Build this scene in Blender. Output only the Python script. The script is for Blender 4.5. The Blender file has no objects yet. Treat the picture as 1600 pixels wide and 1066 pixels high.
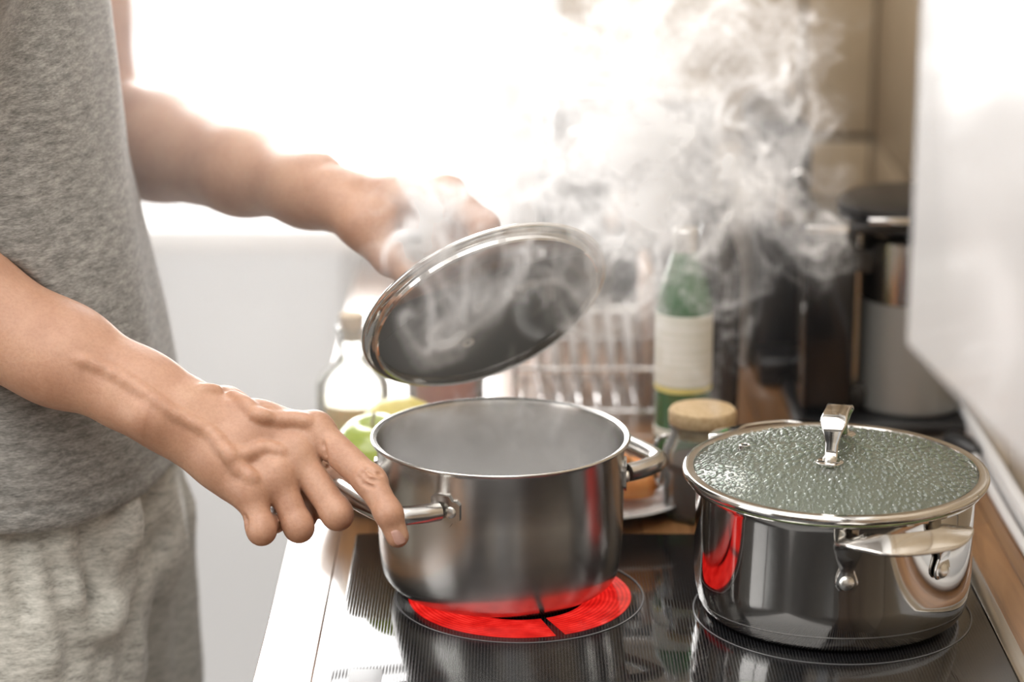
import bpy, bmesh, math, random
import numpy as np
from mathutils import Vector, Matrix

C = bpy.context.scene.collection
SC = bpy.context.scene
PI = math.pi

# ------------------------------------------------------------------ camera, world, lights, exposure
H, PITCH, FPX = 0.71, math.radians(15.5), 3850.0          # camera height over the hob, tilt, focal length in px (1600 wide)
cam = bpy.data.cameras.new('camera')
cam.sensor_width = 36.0
cam.lens = FPX / 1600.0 * 36.0
cam.clip_start = 0.05
cam.dof.use_dof = True
cam.dof.focus_distance = 1.86
cam.dof.aperture_fstop = 2.8
camo = bpy.data.objects.new('camera', cam)
C.objects.link(camo)
camo.location = (0, 0, H)
camo.rotation_euler = (PI / 2 - PITCH, 0, 0)
SC.camera = camo

w = bpy.data.worlds.new('sky')
SC.world = w
w.use_nodes = True
w.node_tree.nodes['Background'].inputs[0].default_value = (0.97, 0.985, 1.0, 1)
w.node_tree.nodes['Background'].inputs[1].default_value = 0.68


def area(name, loc, rot, sx, sy, power, col=(1, 1, 1)):
    l = bpy.data.lights.new(name, 'AREA')
    l.shape = 'RECTANGLE'
    l.size, l.size_y = sx, sy
    l.energy = power
    l.color = col
    o = bpy.data.objects.new(name, l)
    o.location = loc
    o.rotation_euler = rot
    C.objects.link(o)
    return o


# daylight behind the window of the far wall; fill lights added at the left wall and below the ceiling
area('daylight_back', (-0.86, 3.35, 0.80), (-PI / 2, 0, 0), 2.2, 1.5, 125, (1.0, 0.985, 0.97))
area('fill_left', (-2.55, 0.55, 0.65), (0, -PI / 2, 0), 1.5, 1.7, 30, (1.0, 0.985, 0.965))
area('ceiling_fill', (-0.8, 0.9, 1.57), (0, 0, 0), 2.2, 3.0, 56, (1.0, 0.975, 0.945))

SC.view_settings.view_transform = 'Standard'
SC.view_settings.look = 'None'
SC.view_settings.gamma = 1.0
SC.view_settings.use_curve_mapping = False
SC.view_settings.exposure = 0.22
SC.cycles.max_bounces = 10
SC.cycles.diffuse_bounces = 4
SC.cycles.glossy_bounces = 5
SC.cycles.transmission_bounces = 6
SC.cycles.transparent_max_bounces = 14
SC.cycles.volume_bounces = 2
SC.cycles.volume_step_rate = 1.7
SC.cycles.adaptive_threshold = 0.02
SC.cycles.sample_clamp_indirect = 4.0
SC.cycles.blur_glossy = 0.6
SC.cycles.caustics_reflective = False
SC.cycles.caustics_refractive = False
SC.cycles.use_denoising = True


def A(u, v, D):
    """world point seen at (u, v) of the 1600 wide frame at depth D along the view axis"""
    r = (u - 800) / FPX * D
    d = (v - 533) / FPX * D
    return Vector((r, D * math.cos(PITCH) - d * math.sin(PITCH), H - D * math.sin(PITCH) - d * math.cos(PITCH)))


def G(u, v, z=0.0):
    """where the sight line through (u, v) meets the level z"""
    p = A(u, v, 1.0) - Vector((0, 0, H))
    return Vector((0, 0, H)) + p * ((z - H) / p.z)


# ------------------------------------------------------------------ object helpers
def link(name, me, mat=None, parent=None, smooth=True):
    o = bpy.data.objects.new(name, me)
    C.objects.link(o)
    if mat:
        me.materials.clear()
        me.materials.append(mat)
    if smooth and len(me.polygons):
        me.polygons.foreach_set('use_smooth', [True] * len(me.polygons))
    if parent:
        o.parent = parent
        o.matrix_parent_inverse = parent.matrix_basis.inverted()
    return o


def obj(name, bm, mat=None, parent=None, smooth=True, angle=35):
    me = bpy.data.meshes.new(name)
    bmesh.ops.recalc_face_normals(bm, faces=bm.faces)
    if smooth:
        a = math.radians(angle)
        for e in bm.edges:
            if len(e.link_faces) == 2 and e.calc_face_angle(0) > a:
                e.smooth = False
    bm.to_mesh(me)
    bm.free()
    return link(name, me, mat, parent, smooth)


def thing(name, label, cat, loc=(0, 0, 0), group=None):
    o = bpy.data.objects.new(name, None)
    o.empty_display_size = 0.05
    o.location = loc
    C.objects.link(o)
    return tag(o, label, cat, group)


def tag(o, label, cat, group=None):
    o['label'] = label
    o['category'] = cat
    if group:
        o['group'] = group
    return o


def struct(o):
    o['kind'] = 'structure'
    return o


def bx(bm, lo, hi, bevel=0.0, seg=2, rot=None, piv=None):
    lo, hi = Vector(lo), Vector(hi)
    r = bmesh.ops.create_cube(bm, size=1.0, matrix=Matrix.Translation((lo + hi) / 2) @ Matrix.Diagonal((*(hi - lo), 1)))
    vs = r['verts']
    if bevel > 0:
        es = list({e for v in vs for e in v.link_edges})
        r2 = bmesh.ops.bevel(bm, geom=es, offset=bevel, segments=seg, profile=0.5, affect='EDGES')
        vs = list({v for f in r2['faces'] for v in f.verts} | {v for v in vs if v.is_valid})
    if rot:
        bmesh.ops.rotate(bm, verts=vs, cent=piv or (lo + hi) / 2, matrix=rot)
    return vs


def box(lo, hi, bevel=0.0, seg=2):
    bm = bmesh.new()
    bx(bm, lo, hi, bevel, seg)
    return bm


def lathe(prof, seg=96, bm=None, M=None):
    """surface of revolution about Z from (r, z) pairs; closes at r = 0"""
    bm = bm or bmesh.new()
    rows = []
    for r, z in prof:
        if r <= 1e-7:
            rows.append([bm.verts.new((0, 0, z))])
        else:
            rows.append([bm.verts.new((r * math.cos(2 * PI * i / seg), r * math.sin(2 * PI * i / seg), z)) for i in range(seg)])
    for a, b in zip(rows, rows[1:]):
        if len(a) == 1 and len(b) == 1:
            continue
        for i in range(seg):
            j = (i + 1) % seg
            if len(a) == 1:
                bm.faces.new((a[0], b[i], b[j]))
            elif len(b) == 1:
                bm.faces.new((a[i], b[0], a[j]))
            else:
                bm.faces.new((a[i], b[i], b[j], a[j]))
    if M is not None:
        bmesh.ops.transform(bm, matrix=M, verts=[v for r in rows for v in r])
    return bm


def arc(cx, cz, r, a0, a1, n=8):
    return [(cx + r * math.cos(math.radians(a0 + (a1 - a0) * i / n)), cz + r * math.sin(math.radians(a0 + (a1 - a0) * i / n))) for i in range(n + 1)]


def catmull(pts, n=8, closed=False):
    pts = [Vector(p) for p in pts]
    out = []
    m = len(pts)
    for i in range(m if closed else m - 1):
        p0 = pts[(i - 1) % m] if closed or i > 0 else pts[0] * 2 - pts[1]
        p1, p2 = pts[i], pts[(i + 1) % m]
        p3 = pts[(i + 2) % m] if closed or i + 2 < m else pts[-1] * 2 - pts[-2]
        for k in range(n):
            t = k / n
            out.append(0.5 * (2 * p1 + (p2 - p0) * t + (2 * p0 - 5 * p1 + 4 * p2 - p3) * t * t + (3 * p1 - p0 - 3 * p2 + p3) * t ** 3))
    if not closed:
        out.append(pts[-1].copy())
    return out


def sweep(path, section, bm=None, up=Vector((0, 0, 1)), closed=False, cap=True):
    """sweep section(t) -> [(side, up)] along path; the frame keeps 'up' as close as it can"""
    bm = bm or bmesh.new()
    n = len(path)
    rings = []
    for i, p in enumerate(path):
        if closed:
            t = path[(i + 1) % n] - path[i - 1]
        else:
            t = path[min(i + 1, n - 1)] - path[max(i - 1, 0)]
        t = t.normalized()
        s = t.cross(up)
        s = s.normalized() if s.length > 1e-4 else Vector((1, 0, 0))
        u = s.cross(t).normalized()
        sec = section(i / max(1, n - 1)) if callable(section) else section
        rings.append([bm.verts.new(p + s * a + u * b) for a, b in sec])
    m = len(rings[0])
    for i in range(n if closed else n - 1):
        a, b = rings[i], rings[(i + 1) % n]
        for k in range(m):
            bm.faces.new((a[k], a[(k + 1) % m], b[(k + 1) % m], b[k]))
    if cap and not closed:
        bm.faces.new(rings[0])
        bm.faces.new(rings[-1])
    return bm


def circ(r, n=12, e=1.0):
    return [(r * math.cos(2 * PI * i / n), r * e * math.sin(2 * PI * i / n)) for i in range(n)]


def rrect(a, b, r, n=4):
    out = []
    for cx, cy, s in ((a - r, b - r, 0), (r - a, b - r, 90), (r - a, r - b, 180), (a - r, r - b, 270)):
        for i in range(n + 1):
            t = math.radians(s + 90 * i / n)
            out.append((cx + r * math.cos(t), cy + r * math.sin(t)))
    return out


def move(bm, M):
    bmesh.ops.transform(bm, matrix=M, verts=bm.verts)
    return bm


T = Matrix.Translation


def RZ(a):
    return Matrix.Rotation(math.radians(a), 4, 'Z')


def frame(z, o, x=Vector((1, 0, 0))):
    z = Vector(z).normalized()
    y = z.cross(x).normalized()
    x = y.cross(z).normalized()
    M = Matrix((x, y, z)).transposed().to_4x4()
    M.translation = o
    return M


# ------------------------------------------------------------------ materials
def new_mat(name):
    m = bpy.data.materials.new(name)
    m.use_nodes = True
    nt = m.node_tree
    return m, nt, nt.nodes['Principled BSDF']


def P(name, col, rough=0.5, metal=0.0, **kw):
    m, nt, b = new_mat(name)
    b.inputs['Base Color'].default_value = (*col, 1)
    b.inputs['Roughness'].default_value = rough
    b.inputs['Metallic'].default_value = metal
    for k, v in kw.items():
        b.inputs[k.replace('_', ' ')].default_value = v
    return m


def N(nt, typ, **kw):
    n = nt.nodes.new(typ)
    for k, v in kw.items():
        if k.startswith('i_'):
            n.inputs[k[2:].replace('_', ' ')].default_value = v
        else:
            setattr(n, k, v)
    return n


def coords(nt, scale=(1, 1, 1), kind='Object', rot=(0, 0, 0)):
    tc = N(nt, 'ShaderNodeTexCoord')
    mp = N(nt, 'ShaderNodeMapping')
    mp.inputs['Scale'].default_value = scale
    mp.inputs['Rotation'].default_value = rot
    nt.links.new(tc.outputs[kind], mp.inputs['Vector'])
    return mp.outputs['Vector']


def noise(nt, vec, scale, detail=3, rough=0.5, dist=0.0):
    n = N(nt, 'ShaderNodeTexNoise')
    n.inputs['Scale'].default_value = scale
    n.inputs['Detail'].default_value = detail
    n.inputs['Roughness'].default_value = rough
    n.inputs['Distortion'].default_value = dist
    nt.links.new(vec, n.inputs['Vector'])
    return n.outputs['Fac']


def ramp(nt, fac, stops):
    r = N(nt, 'ShaderNodeValToRGB')
    el = r.color_ramp.elements
    while len(el) < len(stops):
        el.new(0.5)
    for e, (p, c) in zip(el, stops):
        e.position = p
        e.color = (*c, 1) if len(c) == 3 else c
    nt.links.new(fac, r.inputs['Fac'])
    return r.outputs['Color']


def bump(nt, b, fac, strength, dist=0.001):
    n = N(nt, 'ShaderNodeBump')
    n.inputs['Strength'].default_value = strength
    n.inputs['Distance'].default_value = dist
    nt.links.new(fac, n.inputs['Height'])
    nt.links.new(n.outputs['Normal'], b.inputs['Normal'])
    return n


def mixed(name, vecscale, scale, stops, rough=0.5, metal=0.0, detail=4, bstr=0.0, bdist=0.001, dist=0.0, rot=(0, 0, 0), **kw):
    m, nt, b = new_mat(name)
    v = coords(nt, vecscale, rot=rot)
    f = noise(nt, v, scale, detail, 0.6, dist)
    nt.links.new(ramp(nt, f, stops), b.inputs['Base Color'])
    b.inputs['Roughness'].default_value = rough
    b.inputs['Metallic'].default_value = metal
    for k, val in kw.items():
        b.inputs[k.replace('_', ' ')].default_value = val
    if bstr:
        bump(nt, b, f, bstr, bdist)
    return m


def thin_glass(name, tint=(1, 1, 1), rough=0.0, bstr=0.0, bscale=300, veil=0.0, ior=1.5):
    """a thin pane: what passes, passes straight; the rest is mirrored; veil is the milky part"""
    m = bpy.data.materials.new(name)
    m.use_nodes = True
    nt = m.node_tree
    nt.nodes.clear()
    out = N(nt, 'ShaderNodeOutputMaterial')
    tr = N(nt, 'ShaderNodeBsdfTransparent')
    tr.inputs[0].default_value = (*tint, 1)
    gl = N(nt, 'ShaderNodeBsdfGlossy')
    gl.inputs['Roughness'].default_value = rough
    fr = N(nt, 'ShaderNodeFresnel')
    fr.inputs['IOR'].default_value = ior
    mx = N(nt, 'ShaderNodeMixShader')
    nt.links.new(fr.outputs[0], mx.inputs[0])
    nt.links.new(tr.outputs[0], mx.inputs[1])
    nt.links.new(gl.outputs[0], mx.inputs[2])
    last = mx
    if bstr:
        f = noise(nt, coords(nt), bscale, 2, 0.5)
        bn = N(nt, 'ShaderNodeBump')
        bn.inputs['Strength'].default_value = bstr
        bn.inputs['Distance'].default_value = 0.001
        nt.links.new(f, bn.inputs['Height'])
        nt.links.new(bn.outputs[0], gl.inputs['Normal'])
    if veil:
        df = N(nt, 'ShaderNodeBsdfDiffuse')
        df.inputs[0].default_value = (0.8, 0.82, 0.8, 1)
        tl = N(nt, 'ShaderNodeBsdfTranslucent')
        tl.inputs[0].default_value = (0.8, 0.82, 0.8, 1)
        m1 = N(nt, 'ShaderNodeMixShader')
        m1.inputs[0].default_value = 0.5
        nt.links.new(df.outputs[0], m1.inputs[1])
        nt.links.new(tl.outputs[0], m1.inputs[2])
        m2 = N(nt, 'ShaderNodeMixShader')
        m2.inputs[0].default_value = veil
        nt.links.new(last.outputs[0], m2.inputs[1])
        nt.links.new(m1.outputs[0], m2.inputs[2])
        last = m2
    nt.links.new(last.outputs[0], out.inputs[0])
    return m


def brushed(name, col=(0.60, 0.585, 0.56), rough=0.25, aniso=0.45, streak=0.03, vertical=False):
    m, nt, b = new_mat(name)
    b.inputs['Metallic'].default_value = 1.0
    v = coords(nt, (30, 30, 900) if not vertical else (900, 900, 10))
    f = noise(nt, v, 1.0, 3, 0.6)
    mr = N(nt, 'ShaderNodeMapRange')
    mr.inputs['To Min'].default_value = rough - streak
    mr.inputs['To Max'].default_value = rough + streak
    nt.links.new(f, mr.inputs['Value'])
    nt.links.new(mr.outputs[0], b.inputs['Roughness'])
    v2 = coords(nt)
    f2 = noise(nt, v2, 40, 4, 0.6)
    c = ramp(nt, f2, [(0.3, tuple(x * 0.9 for x in col)), (0.7, col)])
    nt.links.new(c, b.inputs['Base Color'])
    b.inputs['Anisotropic'].default_value = aniso
    b.inputs['Anisotropic Rotation'].default_value = 0.25
    tg = N(nt, 'ShaderNodeTangent', direction_type='RADIAL', axis='Z')
    nt.links.new(tg.outputs[0], b.inputs['Tangent'])
    return m


M_white = P('white_paint', (0.80, 0.80, 0.79), 0.6)
M_wall = mixed('wall_paint', (1, 1, 1), 60, [(0.3, (0.85, 0.85, 0.845)), (0.7, (0.88, 0.88, 0.875))], 0.7, bstr=0.05)
M_dim = mixed('grey_paint', (1, 1, 1), 40, [(0.3, (0.24, 0.225, 0.20)), (0.7, (0.28, 0.265, 0.24))], 0.7)
M_frame = P('window_frame_white', (0.82, 0.82, 0.82), 0.35)
M_gloss_white = P('gloss_white', (0.55, 0.54, 0.535), 0.12, IOR=1.09)
M_steel = P('polished_steel', (0.66, 0.645, 0.62), 0.07, 1.0)
M_steel_soft = P('satin_steel', (0.62, 0.61, 0.59), 0.2, 1.0)
M_pot = brushed('brushed_steel')
M_chrome = P('chrome', (0.78, 0.77, 0.76), 0.06, 1.0)
M_black = P('black_plastic', (0.012, 0.012, 0.013), 0.3)
M_black_gloss = P('black_gloss', (0.008, 0.008, 0.009), 0.1)
M_pane = thin_glass('window_pane')
M_grout = P('tile_grout', (0.15, 0.125, 0.09), 0.8)
M_tile = mixed('beige_brown_tile', (1, 1, 1), 9, [(0.25, (0.40, 0.31, 0.205)), (0.75, (0.50, 0.40, 0.275))], 0.32, bstr=0.05)


def wood(name, c0, c1, c2, rough=0.3, coat=0.0, axis='Y', seed=0.0):
    m, nt, b = new_mat(name)
    sc = {'Y': (26, 1.6, 26), 'X': (1.6, 26, 26), 'Z': (26, 26, 1.6)}[axis]
    tc = N(nt, 'ShaderNodeTexCoord')
    oi = N(nt, 'ShaderNodeObjectInfo')
    add = N(nt, 'ShaderNodeVectorMath', operation='MULTIPLY_ADD')
    nt.links.new(oi.outputs['Random'], add.inputs[0])
    add.inputs[1].default_value = (3.1, 5.3, 2.7)
    nt.links.new(tc.outputs['Object'], add.inputs[2])
    mp = N(nt, 'ShaderNodeMapping')
    mp.inputs['Scale'].default_value = sc
    nt.links.new(add.outputs[0], mp.inputs['Vector'])
    f = noise(nt, mp.outputs[0], 2.2, 5, 0.65, 0.7)
    col = ramp(nt, f, [(0.28, c0), (0.5, c1), (0.72, c2)])
    hs = N(nt, 'ShaderNodeHueSaturation')
    mr = N(nt, 'ShaderNodeMapRange')
    mr.inputs['To Min'].default_value = 0.72
    mr.inputs['To Max'].default_value = 1.2
    nt.links.new(oi.outputs['Random'], mr.inputs['Value'])
    nt.links.new(mr.outputs[0], hs.inputs['Value'])
    nt.links.new(col, hs.inputs['Color'])
    nt.links.new(hs.outputs[0], b.inputs['Base Color'])
    b.inputs['Roughness'].default_value = rough
    b.inputs['Coat Weight'].default_value = coat
    b.inputs['Coat Roughness'].default_value = 0.12
    bump(nt, b, f, 0.08, 0.0005)
    return m


M_worktop = wood('oiled_acacia', (0.13, 0.055, 0.02), (0.30, 0.145, 0.058), (0.42, 0.225, 0.10), 0.28, 1.0)
M_lightwood = wood('pale_wood', (0.45, 0.32, 0.18), (0.58, 0.43, 0.27), (0.66, 0.52, 0.35), 0.5)
M_brownwood = wood('brown_wood', (0.20, 0.11, 0.06), (0.30, 0.18, 0.11), (0.38, 0.25, 0.16), 0.45)

# ------------------------------------------------------------------ the room
X0, X1, Y0, Y1, Z0, Z1 = -2.25, 0.452, -1.25, 3.0, -0.90, 1.60
PX1, PZ0 = -.19, -.80
WX0, WX1, WZ0, WZ1 = -1.75, 0.005, 0.045, 1.36            # opening of the far window


def slab(name, lo, hi, mat):
    return struct(obj(name, box(lo, hi), mat, smooth=False))


M_floor = wood('floor_boards_wood', (0.17, 0.12, 0.08), (0.25, 0.18, 0.12), (0.32, 0.24, 0.17), 0.45)
floor = slab('floor', (X0 - .2, Y0 - .2, Z0 - .1), (X1 + .2, Y1 + .2, Z0 - .012), M_floor)
pm = None
nb = 15
for i in range(nb):
    a = X0 + (X1 - X0) * i / nb
    bm = box((a + .001, Y0, Z0 - .012), (a + (X1 - X0) / nb - .001, Y1, Z0), 0.0015, 1)
    obj('floor_board', bm, M_floor, floor, smooth=False)
slab('ceiling', (X0 - .2, Y0 - .2, Z1), (X1 + .2, Y1 + .2, Z1 + .1), M_wall)
wall_right = slab('wall_right', (X1, Y0 - .2, Z0 - .012), (X1 + .1, Y1 + .2, Z1), M_wall)
bm = bmesh.new()
DX0, DX1, DZ1 = -.30, .12, 1.18
for lo, hi in (((X0 - .1, Y0 - .1, Z0 - .012), (DX0, Y0, Z1)), ((DX1, Y0 - .1, Z0 - .012), (X1, Y0, Z1)), ((DX0, Y0 - .1, DZ1), (DX1, Y0, Z1))):
    bx(bm, lo, hi)
struct(obj('wall_front', bm, M_dim, smooth=False))
M_door = P('beige_door', (0.50, 0.46, 0.40), 0.4)
dfr = thing('added_door', '', '')  # doorway added behind the camera as a bright upright stripe for the pots
del dfr['label'], dfr['category']
dfr['kind'] = 'structure'
obj('door_frame', box((DX0 - .06, Y0, Z0), (DX0, Y0 + .03, DZ1 + .06)), M_white, dfr, smooth=False)
obj('door_frame', box((DX1, Y0, Z0), (DX1 + .06, Y0 + .03, DZ1 + .06)), M_white, dfr, smooth=False)
obj('door_frame', box((DX0, Y0, DZ1), (DX1, Y0 + .03, DZ1 + .06)), M_white, dfr, smooth=False)
obj('door_leaf', box((DX0 - .46, Y0 + .032, Z0 + .01), (DX0 - .02, Y0 + .07, DZ1), .003, 1), M_door, dfr, smooth=False)
fz = thing('reflection_block', 'tall dark grey fridge added behind the camera to reflect in the pots', 'block', (-1.3, Y0 + .35, Z0))  # dark upright shape, added only for its reflection in the steel pots
M_fr = P('dark_grey_metal', (0.06, 0.06, 0.062), 0.35, .5)
obj('cabinet', box((-1.62, Y0 + .02, Z0), (-.98, Y0 + .58, Z0 + 1.9), .01, 2), M_fr, fz)
obj('door', box((-1.62, Y0 + .585, Z0 + .75), (-.98, Y0 + .64, Z0 + 1.89), .01, 2), M_fr, fz)
obj('door', box((-1.62, Y0 + .585, Z0 + .05), (-.98, Y0 + .64, Z0 + .74), .01, 2), M_fr, fz)
bm = bmesh.new()
for lo, hi in (((X0 - .1, Y1, Z0 - .012), (WX0, Y1 + .18, Z1)), ((WX1, Y1, Z0 - .012), (X1, Y1 + .18, Z1)),
               ((WX0, Y1, Z0 - .012), (WX1, Y1 + .18, PZ0)), ((PX1, Y1, PZ0), (WX1, Y1 + .18, WZ0 - .031)), ((WX0, Y1, WZ1), (WX1, Y1 + .18, Z1))):
    bx(bm, lo, hi)
wall_back = struct(obj('wall_back', bm, M_wall, smooth=False))
LY0, LY1, LZ0, LZ1 = -0.2, 1.3, -0.1, 1.40
bm = bmesh.new()
for lo, hi in (((X0 - .18, Y0, Z0 - .012), (X0, LY0, Z1)), ((X0 - .18, LY1, Z0 - .012), (X0, Y1, Z1)),
               ((X0 - .18, LY0, Z0 - .012), (X0, LY1, LZ0)), ((X0 - .18, LY0, LZ1), (X0, LY1, Z1))):
    bx(bm, lo, hi)
struct(obj('wall_left', bm, M_dim, smooth=False))

# tiled splashback of the far wall: grout bed and single tiles
gb = obj('grout_bed', box((0.055, Y1 - .006, 0.0), (X1, Y1, 1.2)), M_grout, wall_back, smooth=False)
tw, th = 0.30, 0.30
zz = -0.159
tile_me = None
while zz < 1.2:
    for xx in (0.057, 0.057 + tw):
        lo = (xx, Y1 - .014, max(zz, 0.0) + .0045)
        hi = (min(xx + tw - .005, X1 - .011), Y1 - .005, min(zz + th, 1.2) - .0045)
        if hi[0] - lo[0] > 0.02:
            obj('tile', box(lo, hi, 0.002, 2), M_tile, wall_back)
    yy = Y1 - .016
    while yy > .3:
        lo, hi = (X1 - .009, max(yy - tw + .005, .3), max(zz, 0.0) + .0025), (X1 - .0005, yy, min(zz + th, 0.9) - .0025)
        if hi[2] - lo[2] > .02:
            obj('tile', box(lo, hi, .002, 2), M_tile, wall_right)
        yy -= tw
    zz += th


def window(name, axis, lo, hi, c, bars, rails):
    """frame, bars and one pane per light; axis is the wall's normal"""
    root = thing(name, '', '', (0, 0, 0))
    del root['label'], root['category']
    root['kind'] = 'structure'

    def b3(a0, a1, z0, z1, t0, t1, bev=0.004):
        if axis == 'y':
            return box((a0, c + t0, z0), (a1, c + t1, z1), bev, 1)
        return box((c + t0, a0, z0), (c + t1, a1, z1), bev, 1)
    f = .03
    for nm, r in (('window_frame', (lo[0], hi[0], lo[1], lo[1] + f)), ('window_frame', (lo[0], hi[0], hi[1] - f, hi[1])),
                  ('window_frame', (lo[0], lo[0] + f, lo[1] + f, hi[1] - f)), ('window_frame', (hi[0] - f, hi[0], lo[1] + f, hi[1] - f))):
        obj(nm, b3(*r, -.03, .03), M_frame, root, smooth=False)
    xs = [lo[0] + f] + bars + [hi[0] - f]
    zs = [lo[1] + f] + rails + [hi[1] - f]
    for x in bars:
        obj('window_bar', b3(x - .04, x + .04, lo[1] + f, hi[1] - f, -.03, .03), M_frame, root, smooth=False)
    for z in rails:
        for a, b_ in zip(xs, xs[1:]):
            obj('window_rail', b3(a, b_, z - .02, z + .02, -.022, .022), M_frame, root, smooth=False)
    for a, b_ in zip(xs, xs[1:]):
        for z0, z1 in zip(zs, zs[1:]):
            obj('window_pane', b3(a, b_, z0, z1, -.003, .003, 0), M_pane, root, smooth=False)
    return root


wn = window('window_1', 'y', (WX0, WZ0), (WX1, WZ1), Y1 + .12, [-1.2, -0.62], [0.55])
obj('window_sill_shield', box((WX0 - .04, Y1 - .10, WZ0 - .03), (WX1 + .0, Y1 + .55, WZ0), .006, 2), M_frame, wn)  # outer part added to shield the panes below from the daylight
# frosted glazing added below the sill to brighten the wall there
m = bpy.data.materials.new('brightening_glass')
m.use_nodes = True
nt = m.node_tree
b = nt.nodes['Principled BSDF']
tl = N(nt, 'ShaderNodeBsdfTranslucent')
tl.inputs[0].default_value = (.97, .95, .93, 1)
df = N(nt, 'ShaderNodeBsdfDiffuse')
df.inputs[0].default_value = (.9, .9, .9, 1)
ms = N(nt, 'ShaderNodeMixShader')
ms.inputs[0].default_value = .25
nt.links.new(tl.outputs[0], ms.inputs[1])
nt.links.new(df.outputs[0], ms.inputs[2])
nt.links.new(ms.outputs[0], nt.nodes['Material Output'].inputs[0])
w4 = window('added_glazing', 'y', (WX0, PZ0), (PX1, WZ0 - .031), Y1 + .12, [-1.0], [])
for ch in w4.children:
    if ch.name.startswith('window_pane'):
        ch.data.materials.clear()
        ch.data.materials.append(m)
window('fill_window', 'x', (LY0, LZ0), (LY1, LZ1), X0 - .12, [0.55], [0.9])  # window added in the unseen left wall to carry fill light

# base cabinets
cab_y = [(0.2, 0.8), (0.8, 1.4), (1.4, 2.0), (2.0, 2.6), (2.6, 2.99)]
names = ['nearest to the camera', 'next to the nearest one', 'under the hob', 'under the coffee machines', 'in the far corner']
for (a, b_), nm in zip(cab_y, names):
    t = thing('base_cabinet', 'white base cabinet below the wooden worktop, ' + nm, 'cabinet', (0.14, (a + b_) / 2, Z0), 'base cabinets under the worktop')
    obj('body', box((-.145, a + .001, Z0 + .1), (.448, b_ - .001, -.045)), M_white, t, smooth=False)
    obj('plinth', box((-.10, a + .001, Z0), (.448, b_ - .001, Z0 + .1)), M_dim, t, smooth=False)
    d = obj('door', box((-.165, a + .003, Z0 + .105), (-.1455, b_ - .003, -.05), .002, 1), M_gloss_white, t, smooth=False)
    obj('handle', sweep(catmull([(-.165, (a + b_) / 2 - .06, -.09), (-.184, (a + b_) / 2 - .055, -.09), (-.184, (a + b_) / 2 + .055, -.09), (-.165, (a + b_) / 2 + .06, -.09)], 4), circ(.005, 8)), M_steel_soft, d)

# worktop of glued staves, cut out for the hob
CT = -0.004                                            # worktop level; the hob's glass is 4 mm proud
HX0, HX1, HY0, HY1 = -0.131, 0.378, 1.36, 1.955
wt = thing('worktop', 'oiled wooden worktop of glued staves around the black hob', 'worktop', (0.13, 1.6, CT - .04))
rnd = random.Random(4)
xs = [-.188 + .0426 * i for i in range(16)]
xs[-1] = X1 - .001
for a, b_ in zip(xs, xs[1:]):
    y = 0.2 + rnd.uniform(-.5, 0)
    while y < 2.985:
        y2 = min(y + rnd.uniform(.55, .8), 2.985)
        if 2.985 - y2 < .2:
            y2 = 2.985
        bm = box((a + .0002, max(y, .2) + .0003, CT - .04), (b_ - .0002, y2 - .0003, CT), .0006, 1)
        if y2 > .25:
            obj('stave', bm, M_worktop, wt, smooth=False)
        else:
            bm.free()
        y = y2

# white sealing strip along the wall
struct(obj('trim_1', box((X1 - .022, .2, CT), (X1 - .0095, 2.98, CT + .02), .005, 2), M_frame))

# ------------------------------------------------------------------ hob
m, nt, b = new_mat('hob_glass')
v = coords(nt)
wv = N(nt, 'ShaderNodeTexWave', wave_type='BANDS', bands_direction='X', wave_profile='SIN')
wv.inputs['Scale'].default_value = 2 * PI / 20 / 0.0024
nt.links.new(v, wv.inputs['Vector'])
mr = N(nt, 'ShaderNodeMapRange')
mr.inputs['From Min'].default_value = 0.55
mr.inputs['From Max'].default_value = 0.8
mr.inputs['To Min'].default_value = 0.045
mr.inputs['To Max'].default_value = 0.2
nt.links.new(wv.outputs['Fac'], mr.inputs['Value'])
nt.links.new(mr.outputs[0], b.inputs['Roughness'])
nt.links.new(ramp(nt, wv.outputs['Fac'], [(0.6, (0.006, 0.006, 0.007)), (0.85, (0.022, 0.022, 0.023))]), b.inputs['Base Color'])
b.inputs['IOR'].default_value = 1.5
M_hob = m
hob = thing('hob', 'black glass ceramic hob with a glowing red ring under the open pot', 'hob', (0.12, 1.66, CT))
obj('glass', box((HX0, HY0, CT + .0002), (HX1 - .013, HY1, 0), .0012, 2), M_hob, hob)
obj('side_trim', box((HX1 - .0128, HY0, CT + .0002), (HX1, HY1, .0004), .001, 2), M_steel_soft, hob)['label'] = 'steel strip along the right edge of the hob'


def ring(r0, r1, z, c, seg=96):
    bm = lathe([(r0, z), (r0, z + .0002), (r1, z + .0002), (r1, z)], seg)
    return move(bm, T((c[0], c[1], 0)))


m, nt, b = new_mat('glowing_coil')
b.inputs['Base Color'].default_value = (0.03, 0.004, 0.003, 1)
b.inputs['Roughness'].default_value = 0.1
tc = N(nt, 'ShaderNodeTexCoord')
BC = (0.006, 1.812)
mp = N(nt, 'ShaderNodeMapping')
mp.inputs['Location'].default_value = (-BC[0], -BC[1], 0)
nt.links.new(tc.outputs['Object'], mp.inputs[0])
ln = N(nt, 'ShaderNodeVectorMath', operation='LENGTH')
nt.links.new(mp.outputs[0], ln.inputs[0])
wv = N(nt, 'ShaderNodeMath', operation='MULTIPLY')
wv.inputs[1].default_value = 2 * PI / .0034
nt.links.new(ln.outputs['Value'], wv.inputs[0])
sn = N(nt, 'ShaderNodeMath', operation='SINE')
nt.links.new(wv.outputs[0], sn.inputs[0])
nz = noise(nt, mp.outputs[0], 60, 3)
ad = N(nt, 'ShaderNodeMath', operation='MULTIPLY_ADD')
nt.links.new(sn.outputs[0], ad.inputs[0])
ad.inputs[1].default_value = .12
nt.links.new(nz, ad.inputs[2])
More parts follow.
